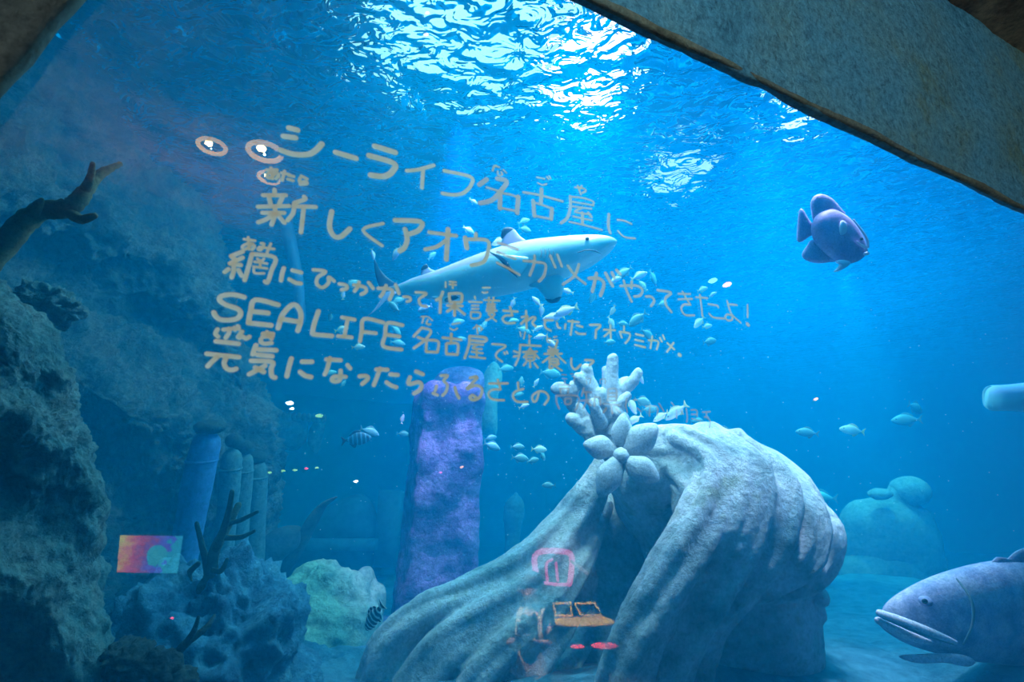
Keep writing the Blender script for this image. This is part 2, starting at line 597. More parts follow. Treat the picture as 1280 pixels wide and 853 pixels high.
# warm downlights of the hall, seen as reflections
M_WHITE = plain('white_metal', (0.8, 0.75, 0.6), 0.4)
M_BULB = plain('lamp_glass', (1, 0.9, 0.6), 0.3, emit=(1.0, 0.72, 0.30), estr=40)
M_TRIM = plain('lamp_reflector', (0.95, 0.75, 0.35), 0.3, emit=(1.0, 0.62, 0.10), estr=5.0)
labels = ['warm ceiling downlight reflected left of the first written line',
          'bright warm downlight reflected at the start of the written title',
          'warm downlight reflected just above the second written line']
for (px, py, sc_), lb in zip(((265, 183, 1.0), (331, 190, 1.25), (337, 222, 0.9)), labels):
    r = ray(px, py)
    t = (HC - 0.05 - CAM.z) / r.z
    p = mirror(CAM + r * t)
    e = empty('downlight', p)
    tag(e, lb, 'ceiling light', 'warm hall downlights')
    R0 = 0.082 * sc_
    mb = MB()
    tube(mb, [p + Vector((R0 * math.cos(t * .26 + 2.2), R0 * math.sin(t * .26 + 2.2), 0)) for t in range(25)], R0 * .17, seg=10, n=2)
    mb.build('ring', M_TRIM, e)
    mb = MB(); ball(mb, p + Vector((0, 0, .03)), R0 * .8, R0 * .8, .02, seg=24); mb.build('recess', plain('lamp_recess', (0.05, 0.04, 0.03), 0.6), e)
    mb = MB(); ball(mb, p + Vector((-.3 * R0, .1 * R0, .005)), R0 * .30, R0 * .30, .02); mb.build('bulb', M_BULB, e)
    l = spot('hall_light', p + Vector((0, 0, -.02)), p - Vector((0, 0, 3)), 40 * sc_, (1.0, 0.8, 0.55), 120, 0.8, 0.005)

# unseen fill lights added at the side of the hall, washing writing and rock facing
q = mirror(P(-330, 240, 3.1))
area('hall_fill_light', q, TK(1.4, GD, 2.0), 0.7, 0.5, 80, (0.92, 0.97, 0.98))
spot('hall_fill_light', q + Vector((0, 0, .3)), TK(2.4, FD, 3.1), 900, (0.32, 0.80, 1.0), 42, 0.5, 0.1)  # added blue spot that brightens the rock facing

# brownish lip along the lower edge of the rock facing
M_LIPR = stone('lip_rock', [(0.12, 0.10, 0.07), (0.26, 0.22, 0.15), (0.16, 0.17, 0.16)], 6.0, 1.0, 40.0)
mb = MB()
tube(mb, [TK(-.2 + .25 * k, FD + .012, TOPZ + .006 + .004 * math.sin(k * 2.3)) for k in range(20)], [0.012 + .003 * math.sin(k * 1.7) for k in range(20)], seg=10, n=6, rough=0.3)
struct(mb.build('trim_1', M_LIPR), 'brown stone lip along the window top')

# ---- things of the hall that show in the window as reflections; built where they stand
def hall(mb_virtual, name, mat, parent=None, smooth=True):
    v = [mirror(p) for p in mb_virtual.v]
    off = parent_loc(parent)
    return mesh_obj(name, [p - off for p in v], [q[::-1] for q in mb_virtual.f], mat, parent, smooth)


def slab(mb, corners, d, thick):
    """flat panel with corners seen at distance d (list of 4 pixels), given its own thickness"""
    q = [P(x, y, d) for x, y in corners]
    n = (q[1] - q[0]).cross(q[3] - q[0]).normalized() * thick
    v = q + [p + n for p in q]
    mb.add(v, [(0, 1, 2, 3), (7, 6, 5, 4), (0, 4, 5, 1), (1, 5, 6, 2), (2, 6, 7, 3), (3, 7, 4, 0)])


def glow_mat(name, stops, scale, strength, dist=1.5):
    m, nt, out = new_mat(name)
    tc = N(nt, 'ShaderNodeTexCoord')
    n1 = N(nt, 'ShaderNodeTexNoise', i_Scale=scale, i_Detail=4.0, i_Roughness=0.6, i_Distortion=dist)
    nt.links.new(tc.outputs['Object'], n1.inputs['Vector'])
    r = ramp(nt, n1.outputs['Fac'], stops)
    r.color_ramp.interpolation = 'EASE'
    e = N(nt, 'ShaderNodeEmission')
    e.inputs[1].default_value = strength
    nt.links.new(r.outputs[0], e.inputs[0])
    nt.links.new(e.outputs[0], out.inputs[0])
    return m


M_FRAME = plain('yellow_frame', (0.85, 0.58, 0.14), 0.5)
M_BLK = plain('black_panel', (0.02, 0.02, 0.025), 0.4)
m, nt, out = new_mat('screen_picture')
tc = N(nt, 'ShaderNodeTexCoord')
sx_ = N(nt, 'ShaderNodeSeparateXYZ'); nt.links.new(tc.outputs['Generated'], sx_.inputs[0])
nz = N(nt, 'ShaderNodeTexNoise', i_Scale=7.0, i_Detail=3.0); nt.links.new(tc.outputs['Generated'], nz.inputs['Vector'])
ma = N(nt, 'ShaderNodeMath', operation='MULTIPLY_ADD'); ma.inputs[1].default_value = 0.55
nt.links.new(nz.outputs['Fac'], ma.inputs[0]); nt.links.new(sx_.outputs['X'], ma.inputs[2])
r = ramp(nt, ma.outputs[0], [(0.30, (0.95, 0.85, 0.05)), (0.42, (1.0, 0.35, 0.05)), (0.55, (0.85, 0.05, 0.12)), (0.70, (0.45, 0.03, 0.20)), (0.85, (0.20, 0.08, 0.70)), (1.0, (0.10, 0.15, 0.95)), (1.15, (0.05, 0.5, 0.6))])
e_ = N(nt, 'ShaderNodeEmission'); e_.inputs[1].default_value = 4.5
nt.links.new(r.outputs[0], e_.inputs[0]); nt.links.new(e_.outputs[0], out.inputs[0])
M_SCR = m
d = 5.0
e = empty('display_screen', mirror(P(190, 695, d)))
tag(e, 'colourful lit picture screen reflected at the foot of the rock wall', 'screen')
mb = MB(); slab(mb, [(146, 668), (231, 668), (224, 719), (142, 719)], d + .03, .05); hall(mb, 'case', M_BLK, e, False)
mb = MB(); slab(mb, [(150, 670), (228, 671), (221, 717), (146, 716)], d, .01); hall(mb, 'panel', M_SCR, e, False)
mb = MB(); px_c = [(186, 706), (184, 692), (190, 684), (200, 682), (208, 688), (206, 700), (198, 706)]
s_ = d / FPX
inflate(mb, smooth2d([((x - 196) * s_, (694 - y) * s_) for x, y in px_c], 4), P(196, 694, d - .012), RIGHT, UPV, -FWD, 0.004, rings=3)
hall(mb, 'bright_patch', plain('screen_cyan', (0.1, 0.6, 0.7), 0.5, emit=(0.1, 0.8, 0.9), estr=3.0), e)

# twin-framed yellow kiosk with dark screens
d = 4.6
e = empty('kiosk', mirror(P(725, 800, d)))
tag(e, 'yellow twin framed kiosk reflected over the shaded gap in the stone hair', 'kiosk')
for cx0, cs in ((704, [(692, 755), (713, 754), (715, 770), (694, 770)]), (733, [(719, 755), (743, 754), (751, 770), (726, 770)])):
    mb = MB(); slab(mb, cs, d, .03); hall(mb, 'screen', plain('kiosk_screen', (0.03, 0.10, 0.12), 0.3), e, False)
    k = len(cs)
    mb = MB()
    for i in range(k):
        tube(mb, [P(*cs[i], d - .02), P(*cs[(i + 1) % k], d - .02)], 1.6 * d / FPX, seg=8, n=2)
    hall(mb, 'frame', M_FRAME, e)
mb = MB(); px = [(692, 774), (752, 772), (770, 777), (764, 782), (700, 784), (690, 780)]
s_ = d / FPX
inflate(mb, [((x - 728) * s_, (778 - y) * s_) for x, y in px], P(728, 778, d - .03), RIGHT, UPV, -FWD, 0.03, rings=3, edge=.02)
hall(mb, 'counter', M_FRAME, e)
mb = MB(); slab(mb, [(700, 785), (760, 785), (756, 853), (704, 853)], d + .05, .2); hall(mb, 'stand', M_BLK, e, False)
kp = mirror(P(725, 768, d))
vp = mirror(P(725, 768, d - 1.4) + Vector((0, 0, 1.7)))
spot('hall_light', vp, kp, 4000, (1.0, 0.85, 0.6), 26, 0.6, 0.03)  # strong spot added so the kiosk shows in the glass
M_RED = plain('red_seat', (0.75, 0.06, 0.15), 0.5)
for (x, y, w, lb) in ((722, 809, 9, 'red stool reflected left of its pair below the yellow kiosk'), (756, 808, 17, 'wider red stool reflected right of its pair below the yellow kiosk')):
    e = empty('stool', mirror(P(x, y + 40, 4.2)))
    tag(e, lb, 'stool', 'red stools at the kiosk')
    mb = MB(); ball(mb, P(x, y, 4.2), w * 4.2 / FPX, w * 4.2 / FPX, .02, seg=24, rings=10); hall(mb, 'seat', M_RED, e)
    mb = MB(); tube(mb, [P(x, y, 4.2), P(x, y + 50, 4.2)], .03, seg=10, n=2); hall(mb, 'leg', M_BLK, e)

# pink arched display on a brown panel
M_PINK = plain('pink_arch', (0.9, 0.1, 0.35), 0.5, emit=(1.0, 0.05, 0.28), estr=5.0)
M_BROWN = stone('brown_panel', [(0.25, 0.12, 0.08), (0.40, 0.22, 0.14)], 2.0, 0.3, 8.0)
d = 5.6
e = empty('arch_display', mirror(P(693, 712, d)))
tag(e, 'pink glowing arched display reflected above the yellow kiosk', 'display')
s_ = d / FPX
mb = MB(); slab(mb, [(670, 655), (745, 660), (748, 752), (672, 745)], d + .1, .05); hall(mb, 'panel', M_BROWN, e, False)
mb = MB()
for pts, r in (([(670, 716), (668, 698), (676, 690), (695, 689), (712, 692), (715, 705), (712, 730)], 3.6), ([(684, 726), (683, 706), (690, 700)], 1.8), ([(697, 726), (695, 704)], 1.8), ([(680, 729), (696, 731), (710, 731)], 2.0)):
    tube(mb, [P(x, y, d) for x, y in pts], r * s_, seg=10, n=5)
hall(mb, 'arch', M_PINK, e)
mb = MB(); ball(mb, P(691, 714, d + .04), 9 * s_, .03, 11 * s_, VAX); hall(mb, 'niche', plain('niche', (0.05, 0.08, 0.12), 0.4, emit=(0.25, 0.5, 0.6), estr=0.8), e)
mb = MB(); tube(mb, [P(714, 702, d - .02), P(725, 710, d - .02), P(734, 717, d - .02)], 2.0 * s_, seg=8, n=3); hall(mb, 'branch', plain('orange_branch', (0.9, 0.3, 0.1), 0.5, emit=(1.0, 0.25, 0.08), estr=1.2), e)

# small indicator lights
LED = [(337, 591, 'g', 2.2, 'green indicator light at the left end of the reflected row'), (354, 589, 'g', 2.2, 'second green indicator light of the reflected row'),
       (369, 588, 'g', 2.4, 'green indicator light just left of the red one'), (383, 586, 'r', 2.2, 'red indicator light in the reflected row'),
       (396, 585, 'g', 2.0, 'green indicator light at the right end of the reflected row'), (362, 504, 'w', 4.0, 'bright white lamp reflected above the scalloped stone canopy'),
       (365, 511, 'w', 2.4, 'small white lamp just under the bright white lamp'), (399, 520, 'g', 4.0, 'larger green light reflected at the end of the canopy'),
       (445, 602, 'w', 2.4, 'small white lamp reflected left of the purple pillar'), (215, 773, 'r', 2.2, 'tiny red light reflected on the coral mound'),
       (909, 356, 'o', 5.0, 'orange light glint reflected above the exclamation mark'), (891, 351, 'G', 5.0, 'green light glint left of the orange glint'),
       (1020, 499, 'o', 2.6, 'small orange glint in open water'), (533, 43, 'o', 2.6, 'red orange glint under the water surface'), (534, 16, 'o', 2.2, 'small orange glint near the top of the window'),
       (551, 591, 'r', 1.8, 'small red glint on the purple pillar'), (577, 584, 'o', 2.2, 'orange glint on the purple pillar')]
ecol = {'g': ((0.35, 1.0, 0.25), 9), 'r': ((1.0, 0.05, 0.15), 11), 'w': ((1.0, 0.9, 0.75), 40), 'o': ((1.0, 0.45, 0.12), 16), 'G': ((0.3, 1.0, 0.45), 12)}
M_LED = {k: plain('indicator_' + k, (0.5, 0.5, 0.5), 0.4, emit=c, estr=st_) for k, (c, st_) in ecol.items()}
for (x, y, c, r, lb) in LED:
    dd = 4.0
    pz = P(x, y, dd)
    if pz.z > HC - .1:
        dd = (HC - .12 - CAM.z) / ray(x, y).z
    mb = MB(); ball(mb, P(x, y, dd), r * 1.25 * dd / FPX, .01, r * .6 * dd / FPX, ((RIGHT + UPV * .35).normalized(), FWD, (UPV - RIGHT * .35).normalized()) if c in 'oG' else VAX, seg=14, rings=8)
    tag(hall(mb, 'indicator_light', M_LED[c]), lb, 'light', 'small lights of the hall')

# unseen uplight added to brighten the rocky hall ceiling round the downlights
g = at_z(255, 225, HC)
spot('hall_light', mirror(g - Vector((0, 0, 1.6))), mirror(g), 260, (1.0, 0.62, 0.42), 70, 1.0, 0.05)
# ------------------------------------------------------------------ a young visitor in the hall, seen as a faint reflection
def skin_mesh(name, joints, bones, rad, mat, parent, levels=2):
    me = bpy.data.meshes.new(name)
    off = parent_loc(parent)
    me.from_pydata([tuple(Vector(j) - off) for j in joints], bones, [])
    o = bpy.data.objects.new(name + '_raw', me)
    C.objects.link(o)
    sk = o.modifiers.new('skin', 'SKIN')
    sk.use_smooth_shade = True
    for i, r in enumerate(rad):
        v = me.skin_vertices[0].data[i]
        v.radius = r if isinstance(r, tuple) else (r, r)
        v.use_root = (i == 0)
    sd = o.modifiers.new('sub', 'SUBSURF')
    sd.levels = sd.render_levels = levels
    dg = bpy.context.evaluated_depsgraph_get()
    m2 = bpy.data.meshes.new_from_object(o.evaluated_get(dg))
    bpy.data.objects.remove(o)
    m2.name = name
    m2.materials.clear(); m2.materials.append(mat)
    r = bpy.data.objects.new(name, m2)
    C.objects.link(r)
    r.parent = parent
    return r


M_SKIN = plain('skin', (0.62, 0.38, 0.26), 0.5)
M_TOP = plain('dark_top', (0.03, 0.12, 0.14), 0.8)
M_TRO = plain('dark_trousers', (0.02, 0.04, 0.06), 0.8)
M_HAIR = plain('dark_hair', (0.03, 0.02, 0.02), 0.6)
M_STRAP = plain('cream_strap', (0.80, 0.66, 0.42), 0.7)
d = 3.9
base = mirror(P(665, 760, d)); base.z = 0
pe = empty('person', base)
tag(pe, 'faintly reflected child in a dark top and cream backpack straps holding a phone', 'person')
fw = (TK(0, 1, 0) * 0.75 - TK(1, 0, 0) * 0.66).normalized()      # looks to the window, turned a little
sd = Vector((fw.y, -fw.x, 0))


def B(s, f, z):
    return base + sd * s + fw * f + Vector((0, 0, z))


J = [B(0, 0, .58), B(0, 0, .70), B(0, .01, .84), B(0, .01, .90), B(0, .03, .95), B(0, .045, 1.03), B(0, .05, 1.10)]
Rr = [(.10, .08), (.09, .07), (.10, .07), (.04, .04), (.036, .036), (.075, .085), (.055, .065)]
bn = [(0, 1), (1, 2), (2, 3), (3, 4), (4, 5), (5, 6)]
for s in (1, -1):
    k = len(J)
    J += [B(.12 * s, .01, .83), B(.155 * s, .05, .70), B(.07 * s, .20, .74), B(.045 * s, .235, .755), B(.035 * s, .26, .77)]
    Rr += [.042, .034, .022, .018, (.02, .012)]
    bn += [(2, k), (k, k + 1), (k + 1, k + 2), (k + 2, k + 3), (k + 3, k + 4)]
    for q, (ds, L) in enumerate(((-.014, .036), (-.005, .042), (.005, .040), (.013, .032))):
        a = len(J)
        J += [B((.035 + ds) * s, .275, .78 + .002 * q), B((.033 + ds * .9) * s, .275 + L * .5, .79), B((.025 + ds * .8) * s, .272 + L * .8, .802)]
        Rr += [.0065, .0058, .005]
        bn += [(k + 4, a), (a, a + 1), (a + 1, a + 2)]
    a = len(J)
    J += [B(.022 * s, .25, .785), B(.014 * s, .262, .80)]
    Rr += [.007, .006]
    bn += [(k + 3, a), (a, a + 1)]
    k = len(J)
    J += [B(.06 * s, 0, .52), B(.065 * s, .01, .29), B(.065 * s, -.01, .06), B(.07 * s, .08, .025)]
    Rr += [(.062, .062), .046, .032, (.03, .02)]
    bn += [(0, k), (k, k + 1), (k + 1, k + 2), (k + 2, k + 3)]
skin_mesh('body', J, bn, Rr, M_SKIN, pe)
# face details
for s in (1, -1):
    mb = MB(); ball(mb, B(.030 * s, .125, 1.045), .009, .009, .007, seg=12, rings=8); mb.build('eye', plain('person_eye', (0.02, 0.02, 0.02), 0.3), pe)
    mb = MB(); ball(mb, B(.080 * s, .04, 1.035), .01, .016, .022, seg=12, rings=8); mb.build('ear', M_SKIN, pe)
mb = MB(); ball(mb, B(0, .135, 1.02), .011, .014, .014, seg=12, rings=8); mb.build('nose', M_SKIN, pe)
mb = MB(); ball(mb, B(0, .125, .985), .02, .006, .005, seg=12, rings=8); mb.build('mouth', plain('lips', (0.5, 0.16, 0.14), 0.5), pe)
mb = MB(); ball(mb, B(0, .025, 1.085), .088, .092, .075, seg=24, rings=16, rough=.05); ball(mb, B(0, -.02, 1.03), .082, .065, .09, seg=24, rings=16, rough=.05); mb.build('hair', M_HAIR, pe)
skin_mesh('top', [B(0, 0, .56), B(0, 0, .70), B(0, .01, .84), B(0, .01, .885), B(.12, .01, .83), B(.157, .05, .70), B(.13, .10, .71), B(-.12, .01, .83), B(-.157, .05, .70), B(-.13, .10, .71)],
          [(0, 1), (1, 2), (2, 3), (2, 4), (4, 5), (5, 6), (2, 7), (7, 8), (8, 9)], [(.115, .095), (.104, .084), (.112, .084), (.06, .055), .052, .043, .038, .052, .043, .038], M_TOP, pe)
skin_mesh('trousers', [B(0, 0, .57), B(.06, 0, .50), B(.065, .01, .29), B(.065, -.01, .09), B(-.06, 0, .50), B(-.065, .01, .29), B(-.065, -.01, .09)],
          [(0, 1), (1, 2), (2, 3), (0, 4), (4, 5), (5, 6)], [(.11, .09), .074, .056, .044, .074, .056, .044], M_TRO, pe)
for s in (1, -1):
    mb = MB(); tube(mb, [B(.075 * s, -.08, .86), B(.075 * s, .0, .915), B(.075 * s, .085, .86), B(.08 * s, .095, .76), B(.09 * s, .03, .66), B(.09 * s, -.08, .64)], .018, seg=10, n=5, flat=.5); mb.build('strap', M_STRAP, pe)
    mb = MB(); ball(mb, B(.07 * s, .045, .03), .04, .085, .035, (sd, fw, Vector((0, 0, 1))), seg=20); mb.build('shoe', M_TRO, pe)
bag = empty('backpack', B(0, -.15, .60))
tag(bag, 'dark backpack worn by the faintly reflected child', 'backpack')
mb = MB(); ball(mb, B(0, -.15, .74), .11, .06, .15, (sd, fw, Vector((0, 0, 1))), seg=28, rings=18); mb.build('bag_body', M_TRO, bag)
mb = MB(); ball(mb, B(0, -.205, .69), .075, .025, .07, (sd, fw, Vector((0, 0, 1))), seg=20); mb.build('pocket', M_TRO, bag)
ph = empty('phone', B(0, .29, .79))
tag(ph, 'small phone held up in the hands of the faintly reflected child', 'phone')
mb = MB(); box(mb, B(0, .285, .80), .075, .008, .14, (sd, fw, Vector((0, 0, 1)))); mb.build('case', M_BLK, ph, smooth=False)
mb = MB(); box(mb, B(0, .2805, .80), .068, .002, .128, (sd, fw, Vector((0, 0, 1)))); mb.build('screen', plain('phone_screen', (0.1, 0.2, 0.3), 0.2, emit=(0.4, 0.7, 1.0), estr=2.0), ph, smooth=False)
spot('hall_light', B(-.4, 1.2, 2.9), B(0, .05, .85), 1400, (1.0, 0.85, 0.65), 30, 0.7, 0.02)  # spot added so the child's reflection can be made out
# ------------------------------------------------------------------ rockwork on the left
M_ROCKL = stone('teal_rock', [(0.01, 0.05, 0.07), (0.07, 0.16, 0.18), (0.22, 0.26, 0.27), (0.13, 0.12, 0.10)], 2.6, 1.0, 14.0, dist=0.12, speck=1.0)
M_ROCKN = stone('near_rock', [(0.02, 0.09, 0.12), (0.10, 0.24, 0.27), (0.20, 0.30, 0.32), (0.12, 0.09, 0.07)], 3.5, 1.0, 18.0, dist=0.05, speck=1.0)
M_REEF = stone('blue_reef', [(0.02, 0.07, 0.14), (0.05, 0.20, 0.34), (0.12, 0.36, 0.50)], 6.0, 1.0, 16.0, dist=0.05)
M_GREEN = stone('algae_rock', [(0.10, 0.26, 0.24), (0.28, 0.50, 0.42), (0.45, 0.62, 0.50)], 3.0, 1.0, 14.0, dist=0.04)
M_WOOD = stone('driftwood', [(0.10, 0.09, 0.06), (0.22, 0.18, 0.11), (0.14, 0.15, 0.10)], 5.0, 0.6, 30.0)
M_DARK = stone('dark_growth', [(0.015, 0.04, 0.05), (0.05, 0.09, 0.08)], 6.0, 0.9, 25.0)
M_KELP = stone('kelp', [(0.02, 0.06, 0.05), (0.07, 0.12, 0.07), (0.14, 0.11, 0.05)], 4.0, 0.5, 20.0)


def px_ball(mb, px, py, d, rx, ry, rz, **kw):
    s = d / FPX
    ball(mb, P(px, py, d), rx * s, rz, ry * s, ax=VAX, **kw)


def px_tube(mb, pts, flat=1.0, seg=12, n=5, rough=0.0, fl=None):
    tube(mb, [P(x, y, d) for x, y, d, r in pts], [r * d / FPX for x, y, d, r in pts], seg=seg, flat=flat, n=n, rough=rough, fl_axis=fl)


def px_flat(mb, outline, d, thick, yaw=0.0, bend=0.0, n=5, edge=0.004, sm=True):
    """solid traced from an outline seen at distance d, with its own thickness, turned by yaw about its upright axis"""
    cx = sum(p[0] for p in outline) / len(outline)
    cy = sum(p[1] for p in outline) / len(outline)
    s = d / FPX
    X = RIGHT * math.cos(yaw) + FWD * math.sin(yaw)
    T = -FWD * math.cos(yaw) + RIGHT * math.sin(yaw)
    o2 = smooth2d(outline, n) if sm else outline
    o2 = [((x - cx) * s / max(0.3, math.cos(yaw)), (cy - y) * s) for x, y in o2]
    inflate(mb, o2, P(cx, cy, d), X, UPV, T, thick, rings=6, edge=edge, bend=bend)


# tall rock wall
sil = [(70, -170), (88, -40), (92, 30), (112, 75), (140, 130), (172, 180), (200, 220), (245, 275), (272, 315), (283, 360), (300, 410), (318, 470), (336, 520), (343, 570), (342, 640), (330, 720), (320, 800), (300, 900)]
rows = []
for i, (sx, sy) in enumerate(sil):
    ds = 5.2
    row = [P(sx - 140, sy - 10, ds + 2.6), P(sx - 30, sy, ds + 1.2), P(sx, sy, ds)]
    for k, t in enumerate((0.12, 0.3, 0.5, 0.75, 1.0)):
        x = sx + (-190 - sx) * t
        d = ds + (2.3 - ds) * t ** 0.75 + 0.22 * math.sin(i * 1.3 + k * 1.9)
        row.append(P(x, sy + 12 * t, d))
    rows.append(row)
mb = MB()
sheet(mb, rows, 20, 34, 0.20, 1.7, octv=9, seed=4)
o = mb.build('rock_wall', M_ROCKL)
tag(o, 'tall rough teal rock wall rising out of the water at the left', 'rock')

# near boulder
sil = [(-60, 300), (-20, 335), (20, 372), (62, 428), (97, 482), (104, 512), (116, 550), (121, 620), (119, 700), (135, 780), (165, 900)]
rows = []
for i, (sx, sy) in enumerate(sil):
    row = [P(sx - 60, sy - 5, 2.6), P(sx - 8, sy, 2.15), P(sx, sy, 1.95)]
    for k, t in enumerate((0.2, 0.45, 0.7, 1.0)):
        row.append(P(sx + (-130 - sx) * t, sy + 25 * t, 1.95 - 0.5 * t ** 0.7 + 0.05 * math.sin(i * 2 + k)))
    rows.append(row)
mb = MB()
sheet(mb, rows, 18, 24, 0.055, 3.5, octv=8, seed=8)
tag(mb.build('boulder', M_ROCKN), 'big rough boulder close to the window below the driftwood branch', 'rock')

# shell-like chunk of rock on the boulder
mb = MB()
px_ball(mb, 56, 385, 2.25, 38, 27, 0.10, seg=60, rings=40, rough=0.35, rs=3)
tag(mb.build('stone_chunk', M_ROCKN), 'ridged lump of rock wedged above the big near boulder', 'rock')

# driftwood branch
e = empty('driftwood_branch', P(-20, 330, 1.55))
tag(e, 'forked brown driftwood branch reaching across the rock wall', 'branch')
mb = MB()
px_tube(mb, [(-30, 345, 1.5, 15), (15, 295, 1.55, 14), (48, 266, 1.6, 12), (88, 259, 1.62, 11), (108, 238, 1.65, 8), (125, 218, 1.7, 6), (150, 205, 1.75, 3)], rough=0.25, n=8)
mb.build('stem', M_WOOD, e)
for pts in ([(38, 272, 1.58, 7), (46, 258, 1.56, 6), (52, 250, 1.55, 3)], [(82, 262, 1.62, 7), (100, 274, 1.6, 6), (118, 270, 1.58, 4)], [(104, 242, 1.65, 7), (112, 225, 1.62, 5), (116, 205, 1.6, 3)]):
    mb = MB()
    px_tube(mb, pts, rough=0.2, n=6)
    mb.build('twig', M_WOOD, e)

# reef and rocks on the bed
mb = MB()
px_ball(mb, 262, 850, 3.0, 122, 140, 0.55, seg=160, rings=100, rough=0.30, rs=2.2)
tag(mb.build('coral_reef', M_REEF), 'rough blue coral mound at the foot of the rock wall', 'coral')
mb = MB()
px_ball(mb, 398, 800, 4.6, 78, 90, 0.5, seg=100, rings=70, rough=0.14, rs=1.8)
tag(mb.build('boulder', M_GREEN), 'rounded pale green boulder beside the stone mermaid hair', 'rock')
mb = MB()
px_ball(mb, 375, 858, 3.9, 60, 46, 0.3, seg=70, rings=50, rough=0.2, rs=2)
tag(mb.build('boulder', M_REEF), 'low blue rock in front of the rounded green boulder', 'rock')
mb = MB()
px_flat(mb, [(438, 752), (446, 716), (463, 709), (471, 728), (482, 737), (479, 768), (456, 776), (440, 768)], 5.0, 0.12, sm=True, n=4)
tag(mb.build('rock_block', M_GREEN), 'small upright green rock between the boulder and the purple pillar', 'rock')
mb = MB()
px_ball(mb, 352, 778, 3.35, 14, 17, 0.08, seg=40, rings=30, rough=0.3, rs=4)
tag(mb.build('sea_urchin', M_DARK), 'dark round urchin on the right slope of the blue coral mound', 'urchin')

# dark sponges and bare twig in front of the reef
mb = MB()
for (x, y, rx, ry) in ((190, 845, 36, 32), (150, 838, 22, 26), (168, 822, 16, 18), (150, 815, 13, 14), (215, 862, 30, 26)):
    px_ball(mb, x, y, 1.9, rx, ry, 0.08, seg=40, rings=28, rough=0.25, rs=3)
tag(mb.build('sponge', M_DARK), 'dark lumpy sponge at the bottom of the window', 'sponge')
e = empty('bare_coral_twig', P(215, 850, 2.2))
tag(e, 'thin dark forked twig standing in front of the blue coral mound', 'coral')
mb = MB(); px_tube(mb, [(212, 860, 2.2, 6), (218, 825, 2.2, 5.5), (232, 805, 2.2, 5), (258, 785, 2.25, 3.5), (268, 770, 2.3, 2)], rough=0.2); mb.build('stem', M_DARK, e)
mb = MB(); px_tube(mb, [(232, 805, 2.2, 4), (242, 790, 2.2, 3.5), (248, 772, 2.2, 2)], rough=0.2); mb.build('twig', M_DARK, e)

# kelp in front of the posts
e = empty('kelp_plant', P(255, 745, 2.9))
tag(e, 'dark green kelp with curling stems in front of the stone posts', 'seaweed')
for pts in ([(246, 742, 2.9, 7), (262, 722, 2.9, 8), (268, 690, 2.9, 7), (282, 662, 2.95, 6), (298, 632, 3.0, 4)],
            [(262, 735, 2.9, 6), (258, 705, 2.9, 5), (252, 680, 2.9, 4), (246, 655, 2.9, 3)],
            [(268, 690, 2.9, 5), (276, 672, 2.85, 5), (286, 640, 2.85, 4), (290, 615, 2.85, 3)],
            [(276, 672, 2.9, 4), (300, 672, 2.9, 3.2), (318, 664, 2.9, 2)],
            [(284, 655, 2.9, 3.5), (302, 650, 2.9, 3), (322, 640, 2.9, 2)],
            [(262, 712, 2.9, 4), (276, 714, 2.85, 3.5), (284, 700, 2.85, 2.4)],
            [(240, 735, 2.9, 4), (236, 718, 2.9, 4), (248, 705, 2.9, 3)]):
    mb = MB(); px_tube(mb, pts, flat=0.45, n=7, rough=0.15, fl=FWD); mb.build('stem', M_KELP, e)

# stone posts with rounded caps
M_POSTB = stone('blue_post', [(0.05, 0.16, 0.42), (0.08, 0.24, 0.55)], 3.0, 0.5, 12.0)
M_POST = stone('grey_post', [(0.06, 0.15, 0.20), (0.12, 0.25, 0.28)], 3.0, 0.7, 14.0)
posts = [((258, 545), (236, 660), (222, 730), 17, (263, 534), 19, 9, 4.0, M_POSTB, 'tallest bright blue post with a dark rounded cap by the rock wall'),
         ((290, 566), (284, 640), (276, 710), 12, (292, 551), 10, 9, 4.25, M_POST, 'slim grey post with a rounded cap right of the tall blue post'),
         ((304, 570), (300, 640), (294, 710), 12, (306, 560), 11, 9, 4.5, M_POST, 'third grey post from the tall blue post'),
         ((321, 580), (320, 640), (316, 710), 12, (322, 572), 11, 8, 4.75, M_POST, 'shortest grey post at the end of the row of posts')]
for (tx, ty), (mx_, my), (bx, by), r, (cx, cy), crx, cry, d, mt, lb in posts:
    e = empty('stone_post', P(bx, by, d))
    tag(e, lb, 'post', 'row of stone posts')
    mb = MB(); px_tube(mb, [(bx, by, d, r * 1.1), (mx_, my, d, r), ((tx + mx_) / 2, (ty + my) / 2, d, r * 1.08), (tx, ty + r * .6, d, r)], seg=20, rough=0.06); mb.build('shaft', mt, e)
    mb = MB(); px_ball(mb, (tx * 3 + mx_) / 4, (ty * 3 + my) / 4 + 2, d, r * 1.14, r * .3, r * 1.14 * d / FPX, seg=24); mb.build('collar', mt, e)
    mb = MB(); px_ball(mb, cx, cy, d, crx, cry, crx * d / FPX, seg=28, rings=18, rough=0.05); mb.build('cap', M_DARK, e)

# dark mermaid-tail fluke rising behind the reef
M_FLUKE = stone('dark_stone', [(0.02, 0.05, 0.08), (0.05, 0.10, 0.14), (0.14, 0.10, 0.06)], 4.0, 0.5, 14.0)
e = empty('stone_fluke', P(350, 720, 5.0))
tag(e, 'dark curved stone tail fluke rising between the coral mound and green boulder', 'statue')
mb = MB(); px_flat(mb, [(312, 722), (316, 695), (332, 670), (354, 659), (374, 663), (372, 684), (352, 702), (345, 728)], 5.0, 0.10, yaw=0.3); mb.build('lobe', M_FLUKE, e)
mb = MB(); px_tube(mb, [(352, 716, 5.1, 12), (372, 685, 5.1, 11), (390, 652, 5.1, 10), (404, 632, 5.1, 6), (420, 622, 5.1, 2)], flat=0.6); mb.build('lobe', M_FLUKE, e)
